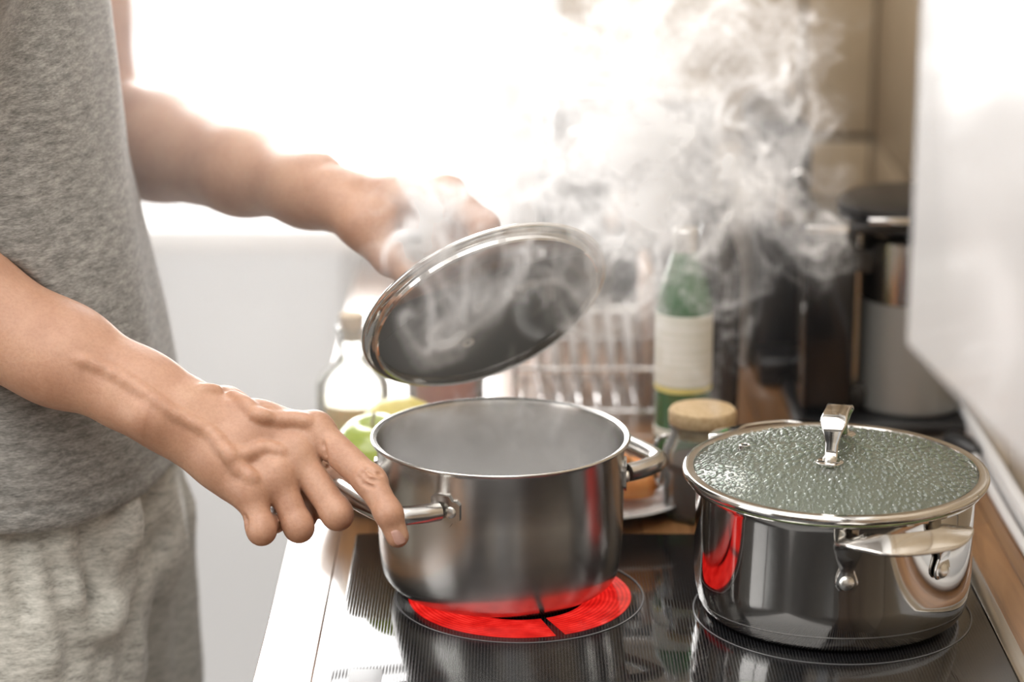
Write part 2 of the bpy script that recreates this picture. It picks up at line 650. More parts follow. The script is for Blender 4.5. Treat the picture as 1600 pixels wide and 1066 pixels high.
nt.links.new(ramp(nt, ad.outputs[0], [(0.2, (0.35, 0.003, 0.003)), (0.55, (0.66, 0.012, 0.009)), (0.8, (0.85, 0.04, 0.03))]), b.inputs['Emission Color'])
b.inputs['Emission Strength'].default_value = 0.95
M_coil = m
M_print = P('hob_print', (0.16, 0.16, 0.165), 0.25)
# the coil: three arcs with small gaps
for k, (a0, a1) in enumerate(((-67, 40), (43, 160), (163, 288))):
    bm = bmesh.new()
    n = 40
    rows = []
    for i in range(n + 1):
        t = math.radians(a0 + (a1 - a0) * i / n)
        rows.append([bm.verts.new((BC[0] + r * math.cos(t), BC[1] + r * math.sin(t), z)) for r, z in ((.052, .0001), (.052, .0003), (.0875, .0003), (.0875, .0001))])
    for p, q in zip(rows, rows[1:]):
        for j in range(4):
            bm.faces.new((p[j], q[j], q[(j + 1) % 4], p[(j + 1) % 4]))
    bm.faces.new(rows[0])
    bm.faces.new(rows[-1])
    obj('heating_coil', bm, M_coil, hob)['label'] = 'red glowing arc of the heating ring'
obj('cooking_zone_ring', ring(.0965, .0977, .00015, BC), M_print, hob)
obj('cooking_zone_ring', ring(.106, .1072, .00015, (.247, 1.78)), M_print, hob)
obj('control_print', box((-.118, 1.60, .0001), (-.094, 1.665, .0003)), M_print, hob, smooth=False)

# ------------------------------------------------------------------ open pot
PC = Vector((-0.009, 1.844, 0.0005))
pot = thing('cooking_pot', 'brushed steel cooking pot without lid, steaming on the red glowing ring', 'pot', PC)
RH = .122
prof = [(0, .003), (.070, .003), (.0765, .0002)] + arc(.0765, .0182, .018, -90, -20, 7) + [(.0950, .020), (.0962, .032), (.0970, .050), (.0972, .075), (.0972, RH - .006)]
prof += [(.0985, RH - .003)] + arc(.1008, RH - .0012, .0014, -70, 130, 8) + [(.0975, RH - .001), (.0960, RH - .005), (.0960, .045), (.0945, .024), (.090, .012), (.075, .0065), (0, .0065)]
M_pot_in = P('pot_inside', (0.72, 0.71, 0.70), 0.22, 1.0)
obj('body', move(lathe(prof, 144), T(PC)), M_pot, pot)
# water
wp = [(0, .062)] + [(.0955 * i / 6, .062) for i in range(1, 7)] + [(.0957, .055), (0, .055)]
M_water = P('boiling_water', (0.84, 0.85, 0.85), 0.12, 0.0, IOR=1.33)
nt = M_water.node_tree
bump(nt, nt.nodes['Principled BSDF'], noise(nt, coords(nt), 70, 3, .5, 1.0), 0.6, 0.004)
tag(obj('water', move(lathe(wp, 96), T(PC)), M_water), 'boiling water inside the open steel pot', 'water')


def pot_handle(parent, c, R, z, ang, span, reach, tube_a, tube_b, mat, rivet_mat, rise=0.0):
    """round bar handle with flat riveted lugs"""
    a0, a1 = math.radians(ang - span / 2), math.radians(ang + span / 2)
    d = Vector((math.cos(math.radians(ang)), math.sin(math.radians(ang)), 0))
    s = Vector((-d.y, d.x, 0))
    p0 = Vector((math.cos(a0) * (R + .004), math.sin(a0) * (R + .004), z))
    p1 = Vector((math.cos(a1) * (R + .004), math.sin(a1) * (R + .004), z))
    hw = (p1 - p0).length / 2
    base = d * ((p0 + p1) / 2).dot(d)
    U = Vector((0, 0, 1))
    pts = []
    for k in (-1, 1):
        seq = [base + s * k * hw * .98 + U * z, base + s * k * (hw * .97) + d * reach * .35 + U * (z + rise * .4),
               base + s * k * (hw * .86) + d * reach * .80 + U * (z + rise * .8), base + s * k * (hw * .55) + d * reach * 1.0 + U * (z + rise)]
        pts += seq if k < 0 else seq[::-1]
    path = [c + p for p in catmull(pts, 6)]
    h = obj('handle', sweep(path, circ(tube_a, 16, tube_b / tube_a)), mat, parent)
    for a in (a0, a1):
        M = T(c) @ Matrix.Rotation(a, 4, 'Z')
        k = 1 if a == a1 else -1
        bm = bmesh.new()
        # lug plate bent to the pot wall
        rows = []
        for i in range(9):
            yy = (-.008 + .0235 * i / 8) * k
            th = yy / R
            edge = .0125 if .1 < i / 8 < .75 else (.0105 if i / 8 <= .1 else (.0085 if i / 8 < .95 else .006))
            rows.append([bm.verts.new((math.cos(th) * (R + q), math.sin(th) * (R + q), z + e)) for q, e in ((.0002, -edge), (.0022, -edge), (.0022, edge), (.0002, edge))])
        for p, q in zip(rows, rows[1:]):
            for j in range(4):
                bm.faces.new((p[j], q[j], q[(j + 1) % 4], p[(j + 1) % 4]))
        bm.faces.new(rows[0])
        bm.faces.new(rows[-1])
        lug = obj('lug', move(bm, M), mat, h)
        yr = .0082 * k
        th = yr / R
        Mr = M @ Matrix.Rotation(th, 4, 'Z') @ T((R + .0022, 0, z)) @ Matrix.Rotation(PI / 2, 4, 'Y')
        obj('rivet', lathe([(.0046, -.001), (.0046, .0006), (.0040, .0016), (.0022, .0023), (0, .0025)], 20, M=Mr), rivet_mat, h)
    return h


M_rivet = P('rivet_steel', (0.78, 0.77, 0.73), 0.33, 1.0)
pot_handle(pot, PC, .0972, .0895, 212, 62, .040, .0078, .0072, M_pot, M_rivet, .001)
pot_handle(pot, PC, .0972, .0895, 32, 62, .040, .0078, .0072, M_pot, M_rivet, .001)

# ------------------------------------------------------------------ lid held over the open pot
LC = A(758, 480, 1.968)
Rt, Up, Fw = Vector((1, 0, 0)), Vector((0, math.sin(PITCH), math.cos(PITCH))), Vector((0, math.cos(PITCH), -math.sin(PITCH)))
mnorm = (-0.5 * Fw + 0.866 * (0.407 * Rt - 0.914 * Up)).normalized()     # the underside faces down to the right
LM = frame(-mnorm, LC)
lid = thing('pot_lid', 'dark glass lid with steel rim, held tilted in the left hand over the open pot', 'lid', LC)
M_darkglass = thin_glass('smoked_glass', (0.22, 0.21, 0.20), 0.05, veil=0.10)
R = .1035
gl = [(0, .016)] + [(R * .93 * i / 10, .016 * (1 - (i / 10) ** 2) + .001) for i in range(1, 11)]
gl += [(R * .93 * i / 10, .016 * (1 - (i / 10) ** 2) - .002) for i in range(10, 0, -1)] + [(0, .0135)]
obj('glass', lathe(gl, 96, M=LM), M_darkglass, lid)['label'] = 'smoked glass of the lid, misted with steam'
rimp = [(.092, -.004), (.0925, -.0075), (.0940, -.0085), (.0955, -.0075), (.0962, -.002)] + [(.0985, -.0015)] + arc(.1020, .0002, .0022, -120, 120, 10) + [(.0965, .0035), (.0935, .0036), (.0920, .001)]
bm = lathe(rimp + [rimp[0]], 128, M=LM)
bmesh.ops.remove_doubles(bm, verts=bm.verts, dist=1e-6)
obj('rim', bm, M_steel, lid)
# screw seen from below and a strap handle on top
e1 = (Rt * .914 + Up * .407).normalized()
e2 = mnorm.cross(e1)
e2 = -e2 if e2.dot(Up) > 0 else e2
vent_o = LC + e1 * -.025 + e2 * .053 - mnorm * .0082
obj('steam_vent', lathe([(.0016, -.0012), (.0040, -.0022), (.0056, -.0014), (.0058, .0), (.0046, .0012), (.0050, .0030), (.0020, .0034), (.0016, -.0012)], 24, M=frame(-mnorm, vent_o)), M_rivet, lid)['label'] = 'bright steel eyelet of the steam vent'
HA = 50.0                                             # heading of the strap in the lid's plane


def strap_handle(parent, M, hz, half, rise, wid, mat):
    pts = [(-half - .008, 0, hz), (-half + .002, 0, hz + .0012), (-half + .006, 0, hz + rise * .35), (-half + .009, 0, hz + rise * .75), (-half * .45, 0, hz + rise), (half * .45, 0, hz + rise),
           (half - .009, 0, hz + rise * .75), (half - .006, 0, hz + rise * .35), (half - .002, 0, hz + .0012), (half + .008, 0, hz)]
    path = catmull(pts, 6)

    def sec(t):
        q = abs(t - .5) * 2
        w_ = wid * (1.0 if q < .12 else (1.25 if q < .3 else (.62 if q < .75 else 1.15)))
        w_ = wid * np.interp(q, [0, .25, .42, .55, .8, .9, 1.0], [1.15, 1.25, .85, .62, .62, 1.2, 1.1])
        return rrect(w_, .0016, .0014, 3)
    bm = bmesh.new()
    n = len(path)
    rings = []
    for i, p in enumerate(path):
        t = (path[min(i + 1, n - 1)] - path[max(i - 1, 0)]).normalized()
        s = Vector((0, 1, 0))
        u = t.cross(s).normalized()
        rings.append([bm.verts.new(p + s * a + u * b_) for a, b_ in sec(i / (n - 1))])
    for a, b_ in zip(rings, rings[1:]):
        for k in range(len(a)):
            kk = (k + 1) % len(a)
            bm.faces.new((a[k], a[kk], b_[kk], b_[k]))
    bm.faces.new(rings[0])
    bm.faces.new(rings[-1])
    return obj('handle', move(bm, M), mat, parent)


hm = LM @ RZ(HA)
lh = strap_handle(lid, hm, .0165, .036, .034, .0085, M_steel)

# ------------------------------------------------------------------ closed pot with condensation under its glass lid
QC = Vector((0.2475, 1.792, 0.0004))
QR, QH = .1065, .106
p2 = thing('casserole', 'polished steel casserole with a misted glass lid, right of the open pot', 'pot', QC)
prof = [(0, .003), (.088, .003), (.0935, .0003)] + arc(.0935, .0098, .0095, -90, -25, 5) + [(.1040, .011), (.1046, .0155), (.1058, .020), (QR, .032), (QR, QH - .010), (QR + .001, QH - .006), (QR + .0055, QH - .0042), (QR + .0060, QH - .0028), (QR + .0050, QH - .0022), (QR - .001, QH - .005), (QR - .0018, QH - .010), (QR - .0018, .032), (.100, .014), (.09, .007), (0, .007)]
obj('body', move(lathe(prof, 160), T(QC)), M_steel, p2)
bm = move(lathe([(0, .066), (.05, .067), (.1045, .066), (.1046, .06), (0, .06)], 64), T(QC))
M_soup = mixed('green_broth', (1, 1, 1), 38, [(0.3, (0.10, 0.16, 0.05)), (0.55, (0.30, 0.38, 0.18)), (0.75, (0.55, 0.62, 0.40))], 0.2, bstr=0.5, bdist=.004, dist=0.6)
tag(obj('vegetable_broth', bm, M_soup), 'green vegetable broth under the misted glass lid', 'soup')
LR = .1145
M_lidglass = thin_glass('misted_glass', (0.86, 0.91, 0.76), 0.06, 0.5, 170, 0.13, 1.45)
cl = thing('glass_lid', 'glass lid covered in droplets with steel rim and strap handle, on the casserole', 'lid', QC + Vector((0, 0, QH)))
lz = QH + .0005


def dome(r):
    return lz + .0035 + .0200 * (1 - (r / (LR * .955)) ** 2)


gp = [(0, dome(0))] + [(LR * .955 * i / 12, dome(LR * .955 * i / 12)) for i in range(1, 13)] + [(LR * .955, dome(LR * .955) - .003)] + [(LR * .955 * i / 12, dome(LR * .955 * i / 12) - .003) for i in range(11, 0, -1)] + [(0, dome(0) - .003)]
glass2 = obj('glass', move(lathe(gp, 96), T(QC)), M_lidglass, cl)
rp = [(.1065, lz + .0015), (.1085, lz - .0015), (.1120, lz - .0018)] + arc(LR - .001, lz + .0028, .0034, -100, 110, 10) + [(.1105, lz + .0062), (.1085, lz + .0058)]
bm = move(lathe(rp + [rp[0]], 160), T(QC))
bmesh.ops.remove_doubles(bm, verts=bm.verts, dist=1e-6)
obj('rim', bm, M_steel, cl)
# droplets
M_drop = thin_glass('water_drop', (0.9, 0.95, 0.92), 0.03, veil=0.10, ior=1.6)
rnd = random.Random(11)
bm = bmesh.new()
cells = {}
tries = 0
cnt = 0
while cnt < 1500 and tries < 60000:
    tries += 1
    r = math.sqrt(rnd.random()) * LR * .93
    a = rnd.uniform(0, 2 * PI)
    x, y = r * math.cos(a), r * math.sin(a)
    s = rnd.choice((.0011, .0014, .0017, .0021, .0026, .0030)) * rnd.uniform(.85, 1.15)
    key = (int(x / .005), int(y / .005))
    ok = True
    for i in (-1, 0, 1):
        for j in (-1, 0, 1):
            for (xx, yy, ss) in cells.get((key[0] + i, key[1] + j), ()):
                if (xx - x) ** 2 + (yy - y) ** 2 < ((s + ss) * .92) ** 2:
                    ok = False
    if not ok or (x * x + y * y) < .010 ** 2:
        continue
    cells.setdefault(key, []).append((x, y, s))
    cnt += 1
    ex = rnd.uniform(.9, 1.8)
    n = 7
    z0 = dome(r)
    rows = []
    up = Vector((x * .04 / (LR ** 2) * 1.0, y * .04 / (LR ** 2), 1)).normalized()
    rd = Vector((math.cos(a), math.sin(a), 0))
    tg = up.cross(rd).normalized()
    rd = tg.cross(up)
    c = QC + Vector((x, y, z0 - .0001))
    for q, hh in ((1.0, 0), (.8, .30), (.42, .52)):
        rows.append([bm.verts.new(c + (rd * math.cos(2 * PI * k / n) * ex + tg * math.sin(2 * PI * k / n)) * s * q + up * s * hh) for k in range(n)])
    top = bm.verts.new(c + up * s * .6)
    for p, q in zip(rows, rows[1:]):
        for k in range(n):
            bm.faces.new((p[k], p[(k + 1) % n], q[(k + 1) % n], q[k]))
    for k in range(n):
        bm.faces.new((rows[-1][k], rows[-1][(k + 1) % n], top))
me = bpy.data.meshes.new('droplets')
bm.to_mesh(me)
bm.free()
dr = link('droplets', me, M_drop, cl)
dr['kind'] = 'stuff'
dr['label'] = 'water droplets covering the glass lid'
# strap handle of the lid, its feet and rivets, and the steam vent
hm = T(QC) @ RZ(75)
hd = strap_handle(cl, hm, dome(.034) + .0002, .032, .029, .0082, M_steel)
for k in (-1, 1):
    Mr = hm @ T((k * .036, 0, dome(.034) + .0012))
    obj('rivet', lathe([(.0052, 0), (.0052, .0016), (.0043, .0030), (.0022, .0038), (0, .0040)], 20, M=Mr), M_rivet, hd)
    obj('foot_plate', lathe([(0, 0), (.0105, 0), (.0105, .0014), (.009, .0020), (0, .0020)], 28, M=hm @ T((k * .036, 0, dome(.037) - .0006))), M_steel, hd)
va = math.radians(158)
vp = QC + Vector((-.068, .018, dome(.0705) - .0008))
obj('steam_vent', lathe([(.0028, .0005), (.0028, .0036), (.0034, .0040), (.0044, .0036), (.0048, .0), (.0062, -.0001), (.0062, -.001)], 20, M=T(vp)), M_steel, cl)


def strap_pot_handle(parent, c, R, z, ang, span, reach, rise, mat):
    """flat strap bent out of two riveted lugs, as on the casserole"""
    a0, a1 = math.radians(ang - span / 2), math.radians(ang + span / 2)
    d = Vector((math.cos(math.radians(ang)), math.sin(math.radians(ang)), 0))
    s = Vector((-d.y, d.x, 0))
    pts = []
    U = Vector((0, 0, 1))
    for a, k in ((a0, -1), (a1, 1)):
        n = Vector((math.cos(a), math.sin(a), 0))
        seq = [n * (R + .0022) + U * (z - .012), n * (R + .003) + U * (z + .004), n * (R + .006) + U * (z + .017), n * (R + .015) + U * (z + rise * .93) - s * k * .001,
               n * (R + .015) * .4 + (d * (R + reach * .90) + s * k * (R * math.sin(math.radians(span / 2)) * .80)) * .6 + U * (z + rise),
               d * (R + reach) + s * k * (R * math.sin(math.radians(span / 2)) * .5) + U * (z + rise * .98)]
        pts += seq if k < 0 else seq[::-1]
    path = [c + p for p in catmull(pts, 6)]
    bm = bmesh.new()
    n = len(path)
    rings = []
    prev = None
    for i, p in enumerate(path):
        t = (path[min(i + 1, n - 1)] - path[max(i - 1, 0)]).normalized()
        f = abs(i / (n - 1) - .5) * 2
        # strap's wide side: tangential on the lugs, radial on the grip
        rad = Vector((p.x - c.x, p.y - c.y, 0)).normalized()
        tang = Vector((-rad.y, rad.x, 0))
        q = float(np.interp(f, [0, .45, .8, 1], [0, .15, .9, 1]))
        nn = rad * q - Vector((0, 0, 1)) * (1 - q) - rad * (.38 * (1 - q) ** 2)
        nn = (nn - t * nn.dot(t)).normalized()
        wv = nn.cross(t).normalized()
        hw = np.interp(f, [0, .5, .7, .82, .9, .96, 1], [.0120, .0120, .0085, .0052, .0080, .0088, .0060])
        rings.append([bm.verts.new(p + wv * x + nn * y) for x, y in rrect(hw, .0015, .0013, 3)])
    for a, b_ in zip(rings, rings[1:]):
        for k in range(len(a)):
            kk = (k + 1) % len(a)
            bm.faces.new((a[k], a[kk], b_[kk], b_[k]))
    bm.faces.new(rings[0])
    bm.faces.new(rings[-1])
    h = obj('handle', bm, mat, parent)
    for a in (a0, a1):
        Mr = T(c) @ Matrix.Rotation(a, 4, 'Z') @ T((R + .0034, 0, z - .006)) @ Matrix.Rotation(PI / 2, 4, 'Y')
        obj('rivet', lathe([(.0056, -.002), (.0056, .0008), (.0046, .0020), (.0024, .0028), (0, .0030)], 24, M=Mr), M_rivet, h)


strap_pot_handle(p2, QC, QR, .066, 289, 42, .030, .033, M_steel)
strap_pot_handle(p2, QC, QR, .067, 109, 42, .030, .040, M_steel)

# ------------------------------------------------------------------ things behind the hob
M_plate = P('white_porcelain', (0.82, 0.81, 0.80), 0.15, Coat_Weight=.6)


def lathed(name, prof, mat, parent, o, seg=48):
    return obj(name, lathe(prof, seg, M=T(o)), mat, parent)


# plate with carrots
pl = Vector((0.075, 2.045, CT))
plate = obj('plate', lathe([(0, .002), (.045, .002), (.048, 0), (.052, .001), (.055, .005), (.080, .0125), (.082, .0135), (.081, .0145), (.056, .0078), (.05, .006), (0, .006)], 64, M=T(pl)), M_plate)
tag(plate, 'white porcelain plate with carrots, on the worktop behind the open pot', 'plate')
M_carrot = mixed('carrot_skin', (8, 8, 8), 9, [(0.3, (0.62, 0.20, 0.045)), (0.7, (0.80, 0.36, 0.11))], 0.42, bstr=0.3, bdist=.001, Subsurface_Weight=.15)
M_tip = P('carrot_top', (0.35, 0.26, 0.12), 0.7)
cs = [((.020, 2.000, .0215), (.118, 2.020, .0215), .0135, .0125, 'thick orange carrot nearest the rim of the white plate'),
      ((.016, 2.032, .0205), (.112, 2.040, .0205), .0125, .011, 'orange carrot in the middle of the white plate'),
      ((.030, 2.064, .0205), (.130, 2.056, .0205), .0115, .0125, 'orange carrot at the back of the white plate'),
      ((.034, 2.040, .0425), (.098, 2.014, .0425), .0125, .008, 'pale orange carrot lying across the other carrots')]
for a, b_, ra, rb, lab in cs:
    a, b_ = Vector(a), Vector(b_)
    L = (b_ - a).length
    n = 12
    prof = [(0, -ra * .55), (ra * .5, -ra * .42), (ra * .85, -ra * .15)]
    for i in range(n + 1):
        t = i / n
        prof.append((ra + (rb - ra) * t + .0006 * math.sin(t * 31 + ra * 900), L * t))
    prof += [(rb * .85, L + rb * .3), (rb * .45, L + rb * .55), (0, L + rb * .6)]
    M = frame(b_ - a, a, Vector((0, 0, 1)))
    t = thing('carrot', lab, 'carrot', a, 'carrots on the white plate')
    obj('root', lathe(prof, 20, M=M), M_carrot, t)
    obj('crown', lathe([(rb * .5, L + rb * .40), (rb * .35, L + rb * .75), (rb * .2, L + rb * .9), (0, L + rb * .9)], 12, M=M), M_tip, t)

# pale bowl with apple and lemon, left behind the pot
bo = Vector((-.112, 2.035, CT))
M_bowl = P('cream_ceramic', (0.62, 0.50, 0.30), 0.3, Coat_Weight=.4)
bowl = obj('fruit_bowl', lathe([(0, .004), (.026, .004), (.028, 0), (.032, .001), (.045, .012), (.056, .034), (.060, .052), (.0590, .0535), (.0575, .052), (.053, .034), (.042, .016), (.03, .009), (0, .008)], 64, M=T(bo)), M_bowl)
tag(bowl, 'cream coloured ceramic fruit bowl left behind the open pot', 'bowl')


def apple(name, o, r, mat, label, tilt=(0, 0)):
    t = thing(name, label, 'apple', o)
    prof = []
    for i in range(17):
        a = -PI / 2 + PI * i / 16
        rr = r * math.cos(a) * (1 + .06 * math.sin(a))
        z = r * .92 * math.sin(a)
        dip = max(0, 1 - rr / (r * .5))
        z -= math.copysign(dip ** 1.6 * r * .28, math.sin(a))
        prof.append((max(rr, 0) if 0 < i < 16 else 0, z + r * .92))
    M = T(o) @ Matrix.Rotation(tilt[0], 4, 'X') @ Matrix.Rotation(tilt[1], 4, 'Y')
    obj('flesh', lathe(prof, 32, M=M), mat, t)
    obj('stem', sweep([M @ Vector(p) for p in ((0, 0, r * 1.5), (.001, 0, r * 1.75), (.004, 0, r * 2.0))], circ(.0014, 8), up=Vector((0, 1, 0))), M_tip, t)
    return t


M_apple = mixed('green_apple_skin', (1, 1, 1), 40, [(0.3, (0.38, 0.50, 0.06)), (0.7, (0.55, 0.64, 0.13))], 0.22, Coat_Weight=.5)
M_lemon = mixed('lemon_skin', (1, 1, 1), 300, [(0.3, (0.82, 0.66, 0.10)), (0.7, (0.86, 0.74, 0.18))], 0.35, bstr=.4, bdist=.0006)
apple('green_apple', bo + Vector((-.002, -.012, .022)), .0365, M_apple, 'shiny green apple in the cream bowl behind the open pot', (.2, -.1))
lemon_o = bo + Vector((.012, .032, .058))
lp = [(0, -.041), (.004, -.038), (.007, -.034), (.016, -.027), (.0235, -.014), (.0255, 0), (.0235, .014), (.016, .027), (.007, .034), (.004, .038), (0, .040)]
lm = obj('lemon', lathe(lp, 32, M=frame((1, .25, .1), lemon_o + Vector((0, 0, .006)))), M_lemon)
tag(lm, 'yellow lemon lying in the cream bowl behind the apple', 'lemon')

# oil bottle: clear glass, oil inside, stopper
M_clear = thin_glass('clear_glass', (0.97, 0.98, 0.97), veil=.10, ior=1.22)
M_oil = P('olive_oil', (0.80, 0.58, 0.06), 0.1, 0.0, Subsurface_Weight=.4)
ob = Vector((-.148, 2.20, CT))
oil = thing('oil_bottle', 'clear glass oil bottle half full of golden oil with a cork stopper', 'bottle', ob)
lathed('glass', [(0, 0.0000), (.031, 0.0000), (.034, 0.0021), (.034, 0.0616), (.030, 0.0714), (.016, 0.0840), (.0125, 0.0924), (.0125, 0.1120), (.0150, 0.1127), (.0150, 0.1176), (.0115, 0.1176), (.0105, 0.1120), (.0105, 0.0924), (.014, 0.0833), (.0275, 0.0707), (.0315, 0.0609), (.0315, 0.0042), (0, 0.0035)], M_clear, oil, ob)
lathed('oil', [(0, 0.0038), (.0308, 0.0045), (.0310, 0.0462), (.0305, 0.0469), (0, 0.0469)], M_oil, oil, ob)['label'] = 'golden oil in the clear bottle'
M_cork = mixed('cork', (1, 1, 1), 260, [(0.3, (0.40, 0.27, 0.13)), (0.7, (0.62, 0.47, 0.28))], 0.8, bstr=.3)
lathed('stopper', [(0, 0.1050), (.0098, 0.1050), (.0102, 0.1176), (.0115, 0.1204), (.0115, 0.1288), (.010, 0.1302), (0, 0.1302)], M_cork, oil, ob)

# jar of tomato sauce
tb = Vector((-.063, 2.25, CT))
tj = thing('sauce_jar', 'glass jar of red tomato sauce with white lid, behind the tilted lid', 'jar', tb)
M_sauce = mixed('tomato_sauce', (1, 1, 1), 120, [(0.3, (0.55, 0.07, 0.03)), (0.7, (0.75, 0.20, 0.09))], 0.5)
lathed('glass', [(0, 0), (.034, 0), (.037, .004), (.037, .082), (.030, .092), (.030, .098), (.028, .098), (.028, .091), (.035, .081), (.035, .005), (0, .003)], M_clear, tj, tb)
lathed('sauce', [(0, .0035), (.0335, .0055), (.0347, .008), (.0347, .080), (.033, .082), (0, .082)], M_sauce, tj, tb)
lathed('screw_lid', [(0, .112), (.031, .112), (.0325, .110), (.0325, .0975), (.0307, .0975), (.0307, .1085), (0, .1085)], M_white, tj, tb)


# chrome rack with plates on edge, wooden board leaning in it
rk = Vector((.085, 2.33, CT))
rack = thing('dish_rack', 'chrome wire dish rack with curved ends, behind the open pot', 'rack', rk)
HW, HD, RHt = .082, .055, .115


def wire(name, pts, r, parent, closed=False, mat=M_chrome, n=6):
    return obj(name, sweep(catmull(pts, n, closed), circ(r, 10), closed=closed, up=Vector((.02, .03, 1)) if True else None), mat, parent)


for sx in (-1, 1):
    x = rk.x + sx * HW
    wire('end_loop', [(x, rk.y - HD, rk.z + .003), (x, rk.y - HD - .004, rk.z + .05), (x, rk.y - HD * .7, rk.z + RHt), (x, rk.y + HD * .7, rk.z + RHt), (x, rk.y + HD + .004, rk.z + .05), (x, rk.y + HD, rk.z + .003)], .0028, rack)
for yy, zz in ((-HD, .012), (HD, .012), (-HD - .001, .055), (HD + .001, .055)):
    wire('rail', [(rk.x - HW, rk.y + yy, rk.z + zz), (rk.x, rk.y + yy, rk.z + zz), (rk.x + HW, rk.y + yy, rk.z + zz)], .0024, rack)
for i in range(9):
    x = rk.x - HW + HW * 2 * (i + .5) / 9
    wire('divider_wire', [(x, rk.y - HD, rk.z + .055), (x, rk.y - HD + .004, rk.z + .014), (x, rk.y, rk.z + .008), (x, rk.y + HD - .004, rk.z + .014), (x, rk.y + HD, rk.z + .055)], .0018, rack)
dz = ['first', 'second', 'third', 'fourth', 'fifth', 'sixth']
for i in range(6):
    x = rk.x - HW + HW * 2 * (i + 1) / 9
    pp = [(0, .0), (.028, .0), (.030, -.001), (.049, .0035), (.050, .0042), (.049, .0052), (.030, .002), (0, .002)]
    o = obj('small_plate', lathe(pp, 40, M=frame((1, 0, .10), (x, rk.y, rk.z + .0605))), M_plate)
    tag(o, 'white plate upright in the chrome rack, %s from the left' % dz[i], 'plate', 'upright plates in the chrome rack')
bd = obj('cutting_board', box((rk.x + .040, rk.y - .050, rk.z + .012), (rk.x + .052, rk.y + .052, rk.z + .150), .005, 3), M_brownwood)
bmesh_rot = Matrix.Rotation(.06, 4, 'Y')
tag(bd, 'small brown wooden cutting board upright at the right end of the rack', 'cutting board')

# two bottles
m, nt, b = new_mat('green_bottle_glass')
b.inputs['Base Color'].default_value = (0.03, 0.16, 0.035, 1)
b.inputs['Roughness'].default_value = .06
b.inputs['Transmission Weight'].default_value = .35
M_green = m
M_label = mixed('paper_label', (1, 1, 30), 12, [(0.35, (0.62, 0.64, 0.55)), (0.6, (0.74, 0.75, 0.70))], 0.6)
M_wine = P('dark_bottle_glass', (0.012, 0.009, 0.008), 0.07)


def bottle(o, r, hb, ht, mat, label, lab=None, capm=None):
    t = thing('bottle', label, 'bottle', o)
    lathed('glass', [(0, .006), (r * .6, .003), (r * .9, 0), (r, .005), (r, hb), (r * .93, hb + .012), (r * .62, hb + .035), (r * .40, hb + .055), (r * .36, ht - .03), (r * .36, ht - .016), (r * .42, ht - .014), (r * .42, ht - .002), (r * .36, ht), (0, ht)], mat, t, o)
    if lab:
        for z0, z1, mt in lab:
            lathed('paper_label', [(r, z0), (r + .0005, z0 + .0003), (r + .0005, z1 - .0003), (r, z1)], mt, t, o)
    if capm:
        lathed('cap', [(r * .43, ht - .026), (r * .46, ht - .026), (r * .46, ht + .002), (r * .40, ht + .004), (0, ht + .004)], capm, t, o)
    return t


M_gold = P('gold_foil', (0.7, 0.62, 0.2), 0.4)
b1 = G(1068, 750, CT)
bottle(Vector((b1.x, b1.y + .03, CT)), .0255, .156, .222, M_green, 'green glass bottle with a white paper label, right behind the open pot', [(.036, .044, M_label), (.084, .150, M_label), (.0785, .0835, M_gold)], M_steel_soft)
bottle(Vector((.187, 2.215, CT)), .0255, .165, .235, M_wine, 'dark brown bottle without label, beside the green bottle', None, M_black)

# cork-lidded storage jar
jb = Vector((.163, 2.015, CT))
jar = thing('storage_jar', 'clip top glass jar with pale cork lid, left behind the casserole', 'jar', jb)
lathed('glass', [(0, 0), (.030, 0), (.033, .004), (.033, .060), (.028, .070), (.026, .078), (.0285, .079), (.0285, .083), (.0245, .083), (.0245, .070), (.030, .059), (.031, .006), (0, .004)], M_clear, jar, jb)
lathed('cork_lid', [(0, .072), (.0238, .072), (.0240, .083), (.0285, .0835), (.0290, .086), (.0290, .093), (.0275, .0955), (0, .0955)], M_cork, jar, jb)
M_spice = mixed('brown_lentils', (1, 1, 1), 500, [(0.3, (0.05, 0.02, 0.012)), (0.7, (0.14, 0.06, 0.03))], 0.7, bstr=.6)
lathed('lentils', [(0, .0045), (.0303, .0065), (.0303, .050), (0, .052)], M_spice, jar, jb)
wire('clip', [jb + Vector((-.030, -.012, .075)), jb + Vector((-.039, -.010, .070)), jb + Vector((-.043, -.008, .050)), jb + Vector((-.037, -.008, .030)), jb + Vector((-.034, -.006, .045))], .0018, jar)

# tall black capsule machine
cm = Vector((.266, 2.56, CT))
tall = thing('coffee_machine', 'tall black coffee machine with rounded top and grey side strip', 'coffee machine', cm)


def rbox(lo, hi, r, seg=4):
    return box(lo, hi, r, seg)


obj('housing', rbox((cm.x - .016, cm.y - .10, CT + .0), (cm.x + .040, cm.y + .10, CT + .262), .016), M_black, tall)
obj('side_strip', rbox((cm.x - .040, cm.y - .095, CT), (cm.x - .017, cm.y + .09, CT + .190), .006), P('grey_beige_metal', (0.30, 0.275, 0.24), 0.35, .6), tall)
obj('drip_tray', rbox((cm.x - .016, cm.y - .165, CT), (cm.x + .040, cm.y - .101, CT + .03), .006), M_black, tall)
obj('spout', lathe([(0, .2), (.008, .2), (.011, .215), (.012, .235), (0, .236)], 24, M=T((cm.x + .012, cm.y - .108, CT - .04))), M_chrome, tall)
obj('button', lathe([(0, .0), (.008, .0), (.008, .004), (.006, .006), (0, .006)], 24, M=frame((0, -1, 0), (cm.x + .026, cm.y - .10, CT + .205))), M_chrome, tall)

